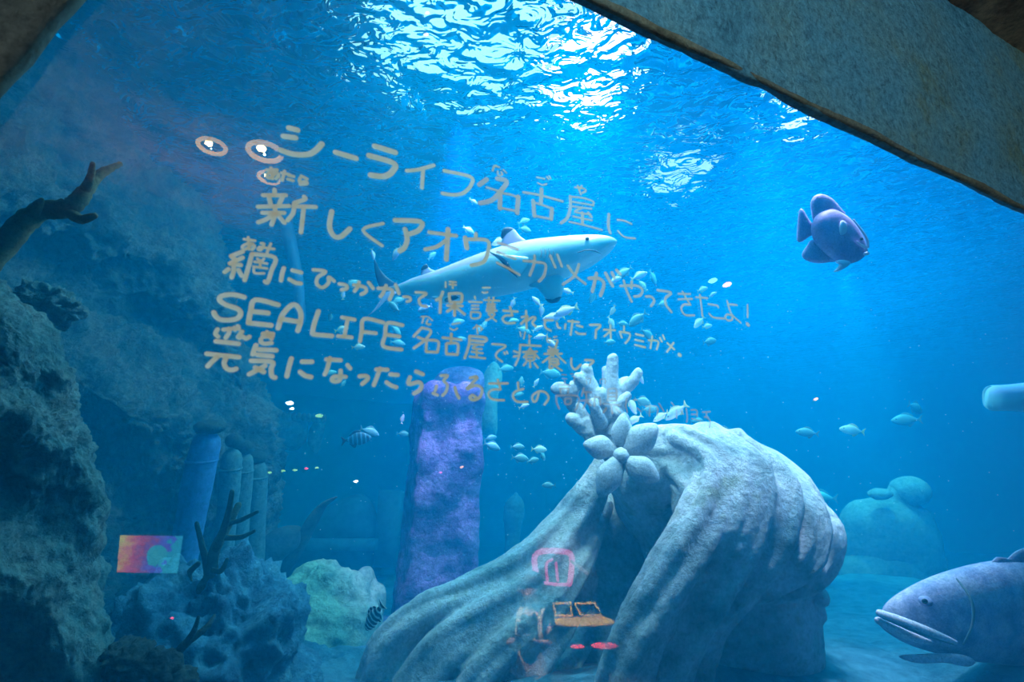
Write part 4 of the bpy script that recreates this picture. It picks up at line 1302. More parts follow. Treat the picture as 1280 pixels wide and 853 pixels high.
FISH = [
 # school under the shark
 ('l', 641, 379, 15, 250, 4.6, 'pale lavender fish just under the shark belly, above the written third line'),
 ('l', 671, 377, 17, 130, 4.5, 'lavender fish diving just left of the shark hanging fin'),
 ('s', 677, 388, 16, 265, 4.6, 'thin silver fish pointing straight down beside the shark hanging fin'),
 ('l', 709, 364, 17, 160, 4.4, 'lavender fish touching the right side of the shark hanging fin'),
 ('l', 707, 389, 32, 200, 4.3, 'long lavender fish with yellow tail below the shark hanging fin'),
 ('l', 692, 397, 28, 185, 4.4, 'lavender fish swimming just under the long yellow-tailed fish'),
 ('s', 672, 411, 15, 30, 5.0, 'small silver fish left of the paired lavender fish'),
 ('l', 676, 421, 18, 190, 4.6, 'rounded lavender fish above the kanji for treatment'),
 ('s', 690, 430, 17, 140, 4.7, 'blue silver fish slanting down right of the rounded lavender fish'),
 ('c', 641, 402, 16, 10, 5.2, 'teal fish overlapping the kana after the protect kanji'),
 ('c', 654, 413, 20, 340, 5.4, 'teal fish swimming down right below the third written line'),
 ('c', 606, 406, 12, 70, 5.8, 'tiny upright teal fish between the third and fourth lines'),
 ('c', 600, 412, 16, 60, 5.8, 'slim upright teal fish above the fourth written line'),
 ('c', 571, 404, 20, 20, 5.6, 'blue teal fish hovering over the little kana above the old kanji'),
 ('c', 575, 425, 16, 10, 5.8, 'faint teal fish crossing the old kanji in the fourth line'),
 ('c', 632, 461, 20, 5, 6.0, 'faint teal fish under the de kana of the fourth line'),
 ('c', 688, 467, 27, 350, 5.6, 'large faint oval teal fish left of the stone coral'),
 ('l', 670, 479, 13, 60, 4.8, 'small lavender fish pointing up left of the oval teal fish'),
 ('c', 652, 477, 12, 90, 5.4, 'tiny teal fish above the to kana of the last line'),
 ('s', 655, 508, 14, 20, 5.0, 'blue silver fish under the to kana of the last line'),
 ('c', 648, 494, 14, 15, 5.6, 'dim teal fish inside the to kana of the last line'),
 # fish right of the shark
 ('c', 780, 341, 22, 215, 5.0, 'scaly teal fish top left of the school right of the shark'),
 ('s', 799, 345, 24, 25, 4.8, 'bright blue fish at the top of the school right of the shark'),
 ('s', 769, 350, 18, 25, 4.9, 'blue fish behind the voicing marks beside the shark'),
 ('c', 804, 358, 16, 120, 5.2, 'teal fish behind the ya kana right of the shark'),
 ('c', 741, 371, 17, 250, 5.0, 'teal fish pointing down behind the ga kana'),
 ('c', 816, 347, 20, 300, 5.6, 'dim green fish at the right end of the shark-side school'),
 ('c', 828, 380, 16, 15, 5.4, 'faint teal fish behind the small tsu kana'),
 ('w', 766, 388, 13, 250, 4.4, 'bright white fish facing down under the ya kana'),
 ('w', 764, 403, 17, 300, 4.4, 'brightest white fish tilted down above the stone coral'),
 ('c', 778, 405, 16, 355, 5.0, 'dim blue fish right of the brightest white fish'),
 ('c', 797, 399, 26, 220, 4.6, 'outlined teal fish with pale tail heading down left'),
 ('c', 809, 418, 22, 325, 4.8, 'teal fish heading down right over the third line end'),
 ('c', 762, 428, 16, 5, 5.2, 'faint teal fish above the tallest coral branch'),
 ('w', 878, 362, 15, 20, 4.6, 'whitish fish under the green light glint'),
 ('w', 874, 403, 18, 230, 4.5, 'white fish below the ta kana at the right end of line two'),
 ('w', 884, 408, 14, 10, 4.6, 'pale fish nosing up beside the white fish at line two'),
 ('c', 887, 427, 20, 10, 4.8, 'pale teal fish alone under the exclamation mark end of line two'),
 ('l', 891, 368, 12, 30, 4.8, 'small pink fish above the last ta kana of line two'),
 # round the coral and hair
 ('l', 801, 473, 16, 300, 4.2, 'small pink and teal fish right of the coral right arm'),
 ('l', 790, 507, 26, 300, 4.0, 'lavender fish diving to the top of the stone hair'),
 ('l', 793, 525, 22, 215, 3.9, 'plump lavender fish resting on the start of the stone hair'),
 ('c', 803, 502, 24, 345, 4.2, 'yellow green fish over the blue fish above the stone hair'),
 ('c', 812, 512, 22, 0, 4.3, 'teal fish under the yellow green fish above the stone hair'),
 ('l', 826, 521, 22, 215, 4.0, 'slim lavender fish sliding down behind the stone hair crest'),
 ('l', 845, 515, 32, 220, 4.2, 'long pale fish with forked tail diving behind the stone hair crest'),
 ('c', 905, 540, 24, 185, 4.6, 'pale teal fish right of the stone hair crest'),
 ('c', 871, 527, 20, 0, 5.4, 'very faint blue fish under the last written kana'),
 ('l', 744, 546, 18, 340, 4.0, 'lavender fish under the coral, left of the flower'),
 # group left of the coral
 ('w', 674, 562, 20, 355, 4.8, 'pale yellow tailed fish at the top of the group left of the coral'),
 ('c', 650, 573, 22, 350, 4.9, 'green gold fish lowest left in the group left of the coral'),
 ('c', 666, 576, 16, 10, 5.0, 'blue teal fish lowest in the group left of the coral'),
 ('c', 678, 570, 14, 300, 5.0, 'teal fish pointing down under the pale yellow tailed fish'),
 ('c', 647, 559, 18, 355, 5.2, 'dim green fish upper left in the group left of the coral'),
 ('c', 686, 607, 17, 185, 5.0, 'small pale fish above the sloping hair'),
 ('c', 615, 558, 22, 335, 5.2, 'green teal fish just right of the purple pillar'),
 ('c', 613, 548, 16, 10, 5.6, 'faint teal fish over the green fish beside the pillar'),
 # left, round SEALIFE
 ('c', 493, 384, 20, 140, 5.0, 'outlined teal fish under the shark tail'),
 ('c', 497, 376, 16, 20, 5.6, 'dim teal fish close under the shark tail fin'),
 ('c', 531, 386, 20, 200, 5.0, 'teal fish behind the te kana of line three'),
 ('c', 540, 371, 20, 5, 5.0, 'teal fish close under the shark rear belly'),
 ('s', 429, 369, 12, 90, 5.0, 'short blue fish under the small tsu kana of line three'),
 ('c', 440, 355, 18, 30, 5.0, 'blue teal fish behind the first ka kana of line three'),
 ('w', 427, 412, 17, 15, 4.4, 'white fish crossing the letter I'),
 ('w', 448, 434, 16, 5, 4.4, 'white fish with yellow tail just under the letter F'),
 ('c', 413, 396, 12, 250, 5.2, 'tiny teal fish between the letters L and I'),
 ('c', 495, 413, 16, 310, 5.4, 'dim teal fish inside the top of the last letter E'),
 ('c', 497, 429, 18, 350, 5.4, 'dim blue fish inside the foot of the last letter E'),
 ('c', 412, 467, 16, 15, 5.2, 'cyan fish behind the na kana of the last line'),
 ('c', 429, 480, 10, 60, 5.4, 'tiny cyan fish under the na kana of the last line'),
 ('c', 492, 470, 12, 280, 5.2, 'teal fish behind the ta kana of the last line'),
 ('c', 462, 540, 24, 335, 5.2, 'slim green fish right of the dark striped fish'),
 ('s', 503, 524, 12, 80, 5.2, 'small blue fish left of the purple pillar top'),
 ('c', 504, 543, 16, 350, 5.8, 'faint teal fish touching the left side of the purple pillar'),
 # above the shark
 ('s', 496, 316, 22, 235, 4.8, 'slim bright blue fish under the a kana of line two'),
 ('c', 540, 320, 14, 50, 5.2, 'dim green fish under the o kana of line two'),
 ('c', 586, 288, 16, 330, 5.0, 'cyan fish over the u kana of line two'),
 ('w', 624, 302, 20, 200, 4.3, 'yellow tailed fish beside the shark dorsal fin'),
 ('c', 655, 277, 16, 25, 5.2, 'cyan fish above the shark dorsal fin'),
 ('c', 656, 287, 16, 350, 5.2, 'cyan fish right of the shark dorsal fin'),
 ('s', 466, 318, 14, 280, 5.2, 'blue fish above the shark tail tip'),
 ('s', 592, 252, 12, 330, 5.0, 'tiny bright fish left of the big kanji of line one'),
 # right side of the tank
 ('c', 1009, 541, 24, 175, 5.0, 'rounded teal fish alone right of the stone hair'),
 ('w', 1065, 538, 28, 172, 5.0, 'yellow tailed fish facing left in open water'),
 ('c', 1144, 510, 28, 335, 6.0, 'faint blue fish, upper one of the pair in open water'),
 ('c', 1133, 525, 30, 185, 6.0, 'faint blue fish, lower one of the pair in open water'),
 ('c', 1026, 622, 34, 180, 6.6, 'very dim long fish between the stone hair and far mermaid'),
]
for row in FISH:
    k, x, y, L, a, d, lb = row
    place_fish(k, x, y, L, a, d, lb, turn=0.25 if k != 'c' else 0.4)

# ------------------------------------------------------------------ blacktip shark
M_SHARK = counter('shark_skin', (0.52, 0.45, 0.66), (0.42, 0.70, 0.76), lo=0.62, hi=0.72, rough=0.4)
M_BLACK = plain('black_fin_tip', (0.02, 0.03, 0.06), 0.5)
sh = empty('shark', P(640, 335, 4.0))
tag(sh, 'grey blacktip shark with pale belly swimming under the written second line', 'shark')
so = Vector(sh.location)
# upper and lower edge of the body along its length, tail to snout, with distance
SH = [(484, 359, 362, 4.55, .35), (500, 355, 366, 4.5, .8), (522, 346, 371, 4.45, .9), (548, 338, 376, 4.35, .95), (578, 327, 377.5, 4.25, 1), (608, 316, 373, 4.15, 1), (638, 306, 367, 4.05, 1), (668, 299.5, 359, 3.97, 1), (698, 296, 350, 3.9, 1.05), (726, 293.5, 338, 3.84, 1.15), (750, 293, 323, 3.8, 1.3), (764, 295.5, 311.5, 3.77, 1.3), (771, 300, 304, 3.76, 1.2)]
rows = []
cen = [P(x, (a + b) / 2, d) for x, a, b, d, w in SH]
seg = 36
pr = catmull([Vector((x, a, b, d)) for x, a, b, d, w in SH], 5)
ww = catmull([Vector((w, 0, 0)) for *_, w in SH], 5)
v, f = [], []
cc = [P(q[0], (q[1] + q[2]) / 2, q[3]) for q in pr]
for i, q in enumerate(pr):
    t = (cc[min(i + 1, len(cc) - 1)] - cc[max(i - 1, 0)]).normalized()
    h = (q[2] - q[1]) / 2 * q[3] / FPX
    side = t.cross(UPV).normalized()
    # the shark rolls its belly a little towards the window
    upv = side.cross(t).normalized()
    for k in range(seg):
        a = 2 * PI * k / seg
        ca, sa = math.cos(a), math.sin(a)
        flatb = 1.0
        v.append(cc[i] + upv * (sa * h * flatb) + side * (ca * h * ww[i].x) - so)
L = len(pr)
for i in range(L - 1):
    for k in range(seg):
        f.append((i * seg + k, (i + 1) * seg + k, (i + 1) * seg + (k + 1) % seg, i * seg + (k + 1) % seg))
f.append(tuple(range(seg))); f.append(tuple((L - 1) * seg + k for k in range(seg))[::-1])
body = mesh_obj('body', v, f, M_SHARK, sh)
ROLLUP = (UPV * 0.93 + FWD * 0.38).normalized()
set_side(body, lambda vv: 0.5 + 0.5 * abs(vv.normal.dot(ROLLUP)) * (1 if vv.normal.dot(ROLLUP) > 0 else -1))


def shark_fin(name, outline, d, thick, yaw, mat=M_SHARK, tip=None, side=0.9):
    mb = MB(); px_flat(mb, outline, d, thick, yaw, n=4, edge=0.003)
    o = mb.build(name, mat, sh)
    set_side(o, lambda vv: side)
    if tip:
        mb = MB(); px_flat(mb, tip[0], tip[1], thick * .8, yaw, n=4, edge=0.0045)
        t = mb.build('fin_tip', M_BLACK, o)
        t['label'] = 'black fin tip'
    return o


shark_fin('dorsal_fin', [(627, 311), (629, 296), (636, 287), (642, 286), (650, 295), (660, 303), (645, 309)], 4.06, .018, 0.25, tip=([(627, 299), (628, 287), (636, 284), (643, 287), (634, 293)], 4.05))
shark_fin('second_dorsal_fin', [(527, 346), (528, 336), (533, 332), (538, 336), (545, 340), (536, 345)], 4.4, .012, 0.2, tip=([(527, 338), (528, 333), (533, 330), (535, 335)], 4.39))
shark_fin('tail_fin', [(497, 357), (484, 347), (474, 335), (469, 325), (470, 342), (474, 357), (480, 364), (490, 364)], 4.56, .012, 0.4, mat=M_BLACK)
shark_fin('tail_fin', [(490, 361), (482, 366), (476, 375), (468, 388), (462, 395), (472, 387), (484, 374), (494, 366)], 4.56, .010, 0.4, mat=M_SHARK)
shark_fin('pectoral_fin', [(662, 356), (672, 360), (680, 370), (688, 377), (697, 376), (702, 368), (704, 357), (700, 345), (680, 345)], 3.84, .022, -0.5, side=0.3, tip=([(682, 373), (688, 379), (697, 377.5), (701, 371), (692, 375)], 3.83))
shark_fin('pectoral_fin', [(612, 316), (624, 318), (650, 320), (668, 322), (664, 326), (648, 346), (640, 340), (628, 328)], 3.80, .014, 0.2, side=0.3, tip=([(613, 316), (622, 322), (634, 336), (647, 347), (640, 336), (630, 322)], 3.785))
shark_fin('pelvic_fin', [(540, 371), (552, 372), (572, 366), (586, 362), (574, 374), (558, 380), (546, 378)], 4.18, .012, 0.1, side=0.3, tip=([(556, 374), (572, 368), (586, 361), (576, 371), (560, 378)], 4.17))
mb = MB(); px_ball(mb, 734, 298.5, 3.71, 2.6, 2.1, .012, seg=14, rings=10); mb.build('eye', M_EYE, sh)
M_LINE = plain('mouth_line', (0.10, 0.16, 0.20), 0.6)
mb = MB(); px_tube(mb, [(722, 316, 3.64, .5), (733, 313, 3.625, .9), (743, 313.5, 3.64, 1.0), (751, 317, 3.67, .5)], seg=8); mb.build('mouth', M_LINE, sh)
for k in range(4):
    x = 676 + k * 5
    mb = MB(); px_tube(mb, [(x, 311, 3.77, .4), (x + 1, 317, 3.745, .8), (x - 1, 323, 3.73, .4)], seg=6); mb.build('gill_slit', M_LINE, sh)

# ------------------------------------------------------------------ batfish
M_BAT = stone('batfish_skin', [(0.24, 0.18, 0.42), (0.38, 0.28, 0.58), (0.55, 0.40, 0.66)], 5.0, 0.2, 60.0, rough=0.5)
M_BATP = plain('batfish_pale_mark', (0.70, 0.62, 0.78), 0.5)
bt = empty('batfish', P(1045, 295, 3.4))
tag(bt, 'dark purple batfish alone near the rock facing, tall fins and pale chin', 'fish')
d = 3.4
bp = []
mb = MB(); px_flat(mb, [(1086, 312), (1080, 295), (1068, 278), (1056, 268), (1040, 262), (1022, 268), (1014, 280), (1013, 290), (1018, 304), (1032, 318), (1050, 328), (1066, 329), (1080, 322)], d, .045, 0.08)
mb.build('body', M_BAT, bt)
mb = MB(); px_flat(mb, [(1058, 270), (1050, 258), (1040, 248), (1028, 243), (1018, 245), (1013, 254), (1014, 266), (1018, 278), (1035, 276)], d + .02, .018, 0.08); mb.build('dorsal_fin', M_BAT, bt)
mb = MB(); px_flat(mb, [(1016, 300), (1008, 308), (1002, 318), (1006, 325), (1020, 329), (1036, 328), (1050, 324), (1035, 308)], d + .02, .018, 0.08); mb.build('anal_fin', M_BAT, bt)
mb = MB(); px_flat(mb, [(1020, 284), (1012, 276), (1003, 262), (999, 264), (997, 280), (996, 298), (1000, 303), (1010, 297), (1018, 292)], d + .03, .014, 0.08); mb.build('tail_fin', M_BAT, bt)
mb = MB(); px_flat(mb, [(1062, 327), (1052, 325), (1044, 327), (1050, 331), (1042, 340), (1053, 337), (1062, 331)], d - .05, .012, 0.1); o = mb.build('pelvic_fin', M_BATP, bt)
mb = MB(); px_flat(mb, [(1058, 280), (1052, 276), (1049, 285), (1051, 294), (1058, 290)], d - .05, .008, 0.08); o = mb.build('pectoral_fin', M_BATP, bt); o['label'] = 'pale side fin'
mb = MB(); px_tube(mb, [(1067, 275, d - .05, 1.0), (1077, 288, d - .05, 1.2), (1084, 300, d - .04, 1.6), (1085, 309, d - .03, 1.4)], seg=8, n=4); o = mb.build('forehead_ridge', M_BATP, bt); o['label'] = 'pale yellowish forehead edge'
mb = MB(); px_flat(mb, [(1084, 308), (1076, 305), (1070, 302), (1074, 306), (1082, 311)], d - .06, .006, 0.08); mb.build('cheek_stripe', M_BATP, bt)
mb = MB(); px_ball(mb, 1077, 299, d - .072, 2, 2, .01, seg=12, rings=8); mb.build('eye', M_EYE, bt)
mb = MB(); px_ball(mb, 1083, 317, d - .02, 3.5, 2.2, .02, seg=12, rings=8); mb.build('mouth', M_BATP, bt)

# ------------------------------------------------------------------ big grouper at the lower right
M_GROUP = stone('grouper_skin', [(0.10, 0.12, 0.26), (0.26, 0.27, 0.48), (0.44, 0.42, 0.62), (0.16, 0.20, 0.28)], 5.0, 0.25, 40.0, rough=0.5)
gr = empty('grouper', P(1240, 770, 3.6))
tag(gr, 'big grey blue grouper with thick lips entering at the lower right', 'fish')
go = Vector(gr.location)
GP = [(1098, 768, 776, .1, 3.45), (1108, 757, 790, .55, 3.45), (1130, 742, 804, .6, 3.45), (1160, 727, 814, .58, 3.47), (1195, 714, 822, .55, 3.5), (1240, 703, 828, .5, 3.55), (1300, 700, 832, .46, 3.62), (1370, 706, 826, .42, 3.72), (1440, 728, 806, .38, 3.85), (1490, 748, 790, .3, 3.95), (1520, 755, 786, .2, 4.0)]
pr = catmull([Vector((x, a, b, d)) for x, a, b, w, d in GP], 5)
ww = catmull([Vector((w, 0, 0)) for x, a, b, w, d in GP], 5)
cc = [P(q[0], (q[1] + q[2]) / 2, q[3]) for q in pr]
v, f = [], []
seg = 32
for i, q in enumerate(pr):
    t = (cc[min(i + 1, len(cc) - 1)] - cc[max(i - 1, 0)]).normalized()
    h = (q[2] - q[1]) / 2 * q[3] / FPX
    side = t.cross(UPV).normalized(); up2 = side.cross(t).normalized()
    for k in range(seg):
        a = 2 * PI * k / seg
        v.append(cc[i] + up2 * (math.sin(a) * h) + side * (math.cos(a) * h * ww[i].x) - go)
L = len(pr)
for i in range(L - 1):
    for k in range(seg):
        f.append((i * seg + k, (i + 1) * seg + k, (i + 1) * seg + (k + 1) % seg, i * seg + (k + 1) % seg))
f.append(tuple(range(seg))); f.append(tuple((L - 1) * seg + k for k in range(seg))[::-1])
mesh_obj('body', v, f, M_GROUP, gr)
M_LIP = stone('grouper_lip', [(0.45, 0.44, 0.62), (0.60, 0.58, 0.74)], 6.0, 0.2, 40.0)
mb = MB(); px_tube(mb, [(1100, 767, 3.40, 4.5), (1118, 773, 3.34, 5), (1145, 783, 3.28, 5), (1172, 794, 3.26, 4.5), (1194, 803, 3.26, 2.5)], seg=14); mb.build('upper_lip', M_LIP, gr)
mb = MB(); px_tube(mb, [(1098, 776, 3.42, 4.5), (1115, 786, 3.36, 6), (1138, 796, 3.31, 6), (1162, 803, 3.29, 3)], seg=14); mb.build('lower_lip', M_LIP, gr)
mb = MB(); px_tube(mb, [(1104, 773, 3.37, 1.2), (1125, 782, 3.31, 1.6), (1150, 792, 3.27, 1.6), (1192, 806, 3.25, 1.0)], seg=8); mb.build('mouth', M_LINE, gr)
mb = MB(); px_ball(mb, 1157, 752, 3.325, 7.5, 6, .04, seg=18, rings=12); o = mb.build('eye', M_GROUP, gr)
mb = MB(); px_ball(mb, 1156, 752, 3.29, 3.6, 3.2, .012, seg=12, rings=10); mb.build('pupil', M_EYE, o)
mb = MB(); px_tube(mb, [(1196, 724, 3.36, 1), (1214, 750, 3.27, 1.6), (1216, 780, 3.26, 1.6), (1204, 806, 3.30, 1)], seg=8); mb.build('gill_cover', M_LINE, gr)
mb = MB(); px_flat(mb, [(1130, 826), (1160, 820), (1195, 816), (1212, 822), (1205, 830), (1180, 828), (1150, 832)], 3.35, .012, -0.2); o = mb.build('pectoral_fin', M_LIP, gr)
mb = MB(); px_flat(mb, [(1200, 716), (1215, 703), (1222, 708), (1240, 694), (1250, 700), (1275, 686), (1330, 684), (1390, 695), (1430, 730), (1330, 712)], 3.6, .014, 0.15); mb.build('dorsal_fin', M_GROUP, gr)
mb = MB(); px_flat(mb, [(1505, 770), (1530, 750), (1570, 735), (1585, 770), (1570, 805), (1530, 790)], 4.0, .014, 0.2); mb.build('tail_fin', M_GROUP, gr)

# pale blunt fish entering at the right edge
M_RAY = counter('pale_belly_fish', (0.50, 0.52, 0.80), (0.45, 0.72, 0.72), lo=0.55, hi=0.8)
rf = empty('shark', P(1275, 500, 4.6))
tag(rf, 'pale teal snout of a second shark entering at the right edge of the water', 'shark')
mb = MB()
fb = [(1239, 484, 512, 4.5, .8), (1242, 482, 514, 4.5, .9), (1262, 481, 514, 4.52, 1.0), (1290, 478, 516, 4.6, 1.1), (1340, 470, 522, 4.75, 1.1), (1420, 465, 522, 5.0, .9), (1520, 470, 510, 5.4, .7), (1620, 480, 495, 5.8, .3)]
ro = Vector(rf.location)
pr = catmull([Vector((x, a, b, d)) for x, a, b, d, w in fb], 5)
ww = catmull([Vector((w, 0, 0)) for *_, w in fb], 5)
cc = [P(q[0], (q[1] + q[2]) / 2, q[3]) for q in pr]
v, f = [], []
seg = 24
for i, q in enumerate(pr):
    t = (cc[min(i + 1, len(cc) - 1)] - cc[max(i - 1, 0)]).normalized()
    h = (q[2] - q[1]) / 2 * q[3] / FPX
    side = t.cross(UPV).normalized(); up2 = side.cross(t).normalized()
    for k in range(seg):
        a = 2 * PI * k / seg
        v.append(cc[i] + up2 * (math.copysign(abs(math.sin(a)) ** .7, math.sin(a)) * h) + side * (math.cos(a) * h * ww[i].x) - ro)
L = len(pr)
for i in range(L - 1):
    for k in range(seg):
        f.append((i * seg + k, (i + 1) * seg + k, (i + 1) * seg + (k + 1) % seg, i * seg + (k + 1) % seg))
f.append(tuple(range(seg))); f.append(tuple((L - 1) * seg + k for k in range(seg))[::-1])
o = mesh_obj('body', v, f, M_RAY, rf)
set_side(o, lambda vv: 0.5 + 0.5 * vv.normal.dot(UPV))
mb = MB(); px_flat(mb, [(1330, 516), (1380, 545), (1400, 560), (1395, 530), (1380, 515)], 4.7, .015, 0.2)
o = mb.build('pectoral_fin', M_RAY, rf); set_side(o, lambda vv: 0.3)
mb = MB(); px_flat(mb, [(1400, 470), (1420, 435), (1435, 430), (1440, 450), (1450, 472)], 5.0, .015, 0.2)
o = mb.build('dorsal_fin', M_RAY, rf); set_side(o, lambda vv: 0.9)

# ------------------------------------------------------------------ striped fish
M_STR = counter('dark_striped_fish', (0.02, 0.06, 0.14), (0.04, 0.10, 0.20), stripe=(0.10, 0.34, 0.52), sscale=7.0, lo=0.2, hi=0.8)
M_STRF = plain('dark_fin', (0.02, 0.06, 0.14), 0.5)
protos['d'] = small_fish(M_STR, M_STRF, 0.22)
place_fish('d', 446, 549, 34, 5, 4.6, 'dark banded fish in open water left of the purple pillar', group='striped fish')
M_ZEB = counter('zebra_fish', (0.02, 0.04, 0.07), (0.03, 0.05, 0.08), stripe=(0.75, 0.85, 0.85), sscale=8.0, lo=0.2, hi=0.8, bandw=0.35)
protos['z'] = small_fish(M_ZEB, M_ZEB, 0.17)
z = place_fish('z', 468, 771, 48, 238, 3.5, 'black and white zebra striped fish head down beside the swept stone hair', group='striped fish')

# drifting specks in the water: nobody could count them
rnd = random.Random(5)
mb = MB()
for k in range(1500):
    px = rnd.gauss(650, 130) if k % 3 else rnd.uniform(380, 1270)
    py = rnd.gauss(300, 150) if k % 3 else rnd.uniform(150, 700)
    dd = rnd.uniform(1.9, 4.5)
    c = P(px, py, dd)
    if EN.dot(c - CAM) < GD + .15:
        continue
    s = rnd.uniform(.3, .75) * dd / FPX
    v = [c + Vector(q) * s for q in ((1, 0, 0), (-1, 0, 0), (0, 1, 0), (0, -1, 0), (0, 0, 1), (0, 0, -1))]
    mb.add(v, [(0, 2, 4), (2, 1, 4), (1, 3, 4), (3, 0, 4), (2, 0, 5), (1, 2, 5), (3, 1, 5), (0, 3, 5)])
M_SPECK = plain('speck', (0.9, 0.92, 1.0), 0.4)
tag(mb.build('plankton', M_SPECK, smooth=False), 'white specks drifting in the water round the shark', 'plankton', kind='stuff')
# ------------------------------------------------------------------ marker writing on the inside face of the window
m, nt, out = new_mat('cream_marker')
tc = N(nt, 'ShaderNodeTexCoord')
nn = N(nt, 'ShaderNodeTexNoise', i_Scale=60.0, i_Detail=4.0)
nt.links.new(tc.outputs['Object'], nn.inputs['Vector'])
rr = ramp(nt, nn.outputs['Fac'], [(0.35, (0.90, 0.85, 0.66)), (0.65, (0.95, 0.92, 0.80))])
df = N(nt, 'ShaderNodeBsdfDiffuse')
nt.links.new(rr.outputs[0], df.inputs[0])
tl = N(nt, 'ShaderNodeBsdfTranslucent')
nt.links.new(rr.outputs[0], tl.inputs[0])
mx = N(nt, 'ShaderNodeMixShader')
mx.inputs[0].default_value = 0.35
nt.links.new(df.outputs[0], mx.inputs[1])
nt.links.new(tl.outputs[0], mx.inputs[2])
nt.links.new(mx.outputs[0], out.inputs[0])
M_INK = m


def thin_ink(name, alpha, col):
    m, nt, out = new_mat(name)
    df = N(nt, 'ShaderNodeBsdfDiffuse')
    df.inputs[0].default_value = (*col, 1)
    tr = N(nt, 'ShaderNodeBsdfTransparent')
    mx = N(nt, 'ShaderNodeMixShader')
    mx.inputs[0].default_value = alpha
    nt.links.new(tr.outputs[0], mx.inputs[1])
    nt.links.new(df.outputs[0], mx.inputs[2])
    nt.links.new(mx.outputs[0], out.inputs[0])
    return m


M_INK2 = thin_ink('worn_marker', 0.72, (0.78, 0.72, 0.56))
M_INK3 = thin_ink('faint_marker', 0.42, (0.85, 0.86, 0.82))

# strokes: (crop origin x, y, crop scale, stroke width in crop pixels, [polylines])
A, B, Cc, F = (320, 150, 7.975), (300, 230, 7.975), (460, 190, 7.975), (470, 260, 7.975)
D2, H2 = (620, 290, 7.975), (580, 200, 7.975)
K2 = (670, 210, 7.975)
LINES = {}
LINES['a'] = [
 (*A, 60, [[(330,82),(412,102)],[(275,165),(392,180)],[(250,305),(380,345),(520,345),(600,300),(655,240)],[(795,325),(995,385)]]),
 (440,140,4.923, 38, [[(140,212),(265,250)],[(105,270),(258,318),(245,370),(195,398),(115,390)]]),
 (*Cc, 40, [[(385,190),(500,178),(655,135)],[(548,180),(537,360)],[(760,190),(1020,250),(1028,330),(950,410),(850,430),(740,415)]]),
]
LINES['b'] = [
 (*H2, 50, [[(225,195),(150,250)],[(330,190),(425,215),(375,300),(280,400),(160,433)],[(360,320),(357,485)],[(540,370),(528,530)]]),
 (*H2, 27, [[(225,275),(340,312)],[(385,335),(470,350),(545,380)],[(360,480),(510,510)],[(590,325),(740,350),(980,415)],[(690,425),(790,455),(880,490)],[(700,560),(860,590)]]),
 (*H2, 44, [[(772,295),(765,430)],[(688,410),(700,560)],[(875,490),(868,590)]]),
 (*H2, 20, [[(320,58),(290,75)],[(300,60),(350,75)],[(300,65),(285,110)],[(390,100),(420,130)],[(335,115),(340,155),(380,150),(370,125)],[(725,175),(800,190)],[(735,232),(780,252),(820,242)],[(825,172),(842,195)],[(848,165),(862,188)]]),
 (*K2, 34, [[(340,285),(340,400),(310,500),(250,550)],[(460,450),(462,565)],[(520,450),(550,490)],[(725,465),(720,580),(738,650)]]),
 (*K2, 22, [[(345,288),(480,305),(570,340),(562,375)],[(365,340),(570,375)],[(360,385),(550,410)],[(450,405),(385,440),(540,465)],[(370,485),(460,505),(555,525)],[(330,540),(470,570),(655,620)],[(810,520),(880,530),(950,560)],[(815,630),(880,690),(985,705)],[(385,195),(470,205),(495,230),(460,250)],[(415,180),(445,265)],[(455,180),(440,205)]]),
]
LINES['c'] = [
 (*A, 32, [[(105,500),(210,500)],[(150,480),(165,590)],[(200,530),(130,585),(115,540),(190,520),(225,550),(200,590)],[(255,530),(330,545)],[(285,512),(262,605)],[(325,555),(375,565)],[(315,592),(370,608)],[(450,560),(510,590)],[(440,580),(435,620),(500,618),(505,640),(440,645)]]),
 (*B, 44, [[(345,60),(345,110)],[(230,115),(455,115)],[(285,120),(305,200)],[(425,130),(388,210)],[(180,230),(490,222)],[(225,290),(440,290)],[(345,230),(350,300),(315,408)],[(330,300),(270,350),(183,385)],[(375,310),(442,390)],[(640,130),(648,155),(545,190)],[(540,200),(530,290),(475,365)],[(545,225),(755,232)],[(635,240),(608,485)]]),
 (*B, 52, [[(915,275),(892,420),(930,515),(1000,530),(1095,448)]]),
 (240,140,4.923, 22, [[(1175,688),(1052,728),(1170,825)]]),
 (*F, 52, [[(190,125),(445,140),(430,220),(335,262)],[(290,215),(310,320),(280,400),(235,430)],[(718,215),(700,515)],[(888,300),(905,400)]]),
 (*F, 40, [[(530,245),(800,280)],[(690,330),(600,390),(488,415)],[(995,260),(992,310)],[(920,315),(1110,328),(1115,440),(1070,540),(950,575)]]),
]
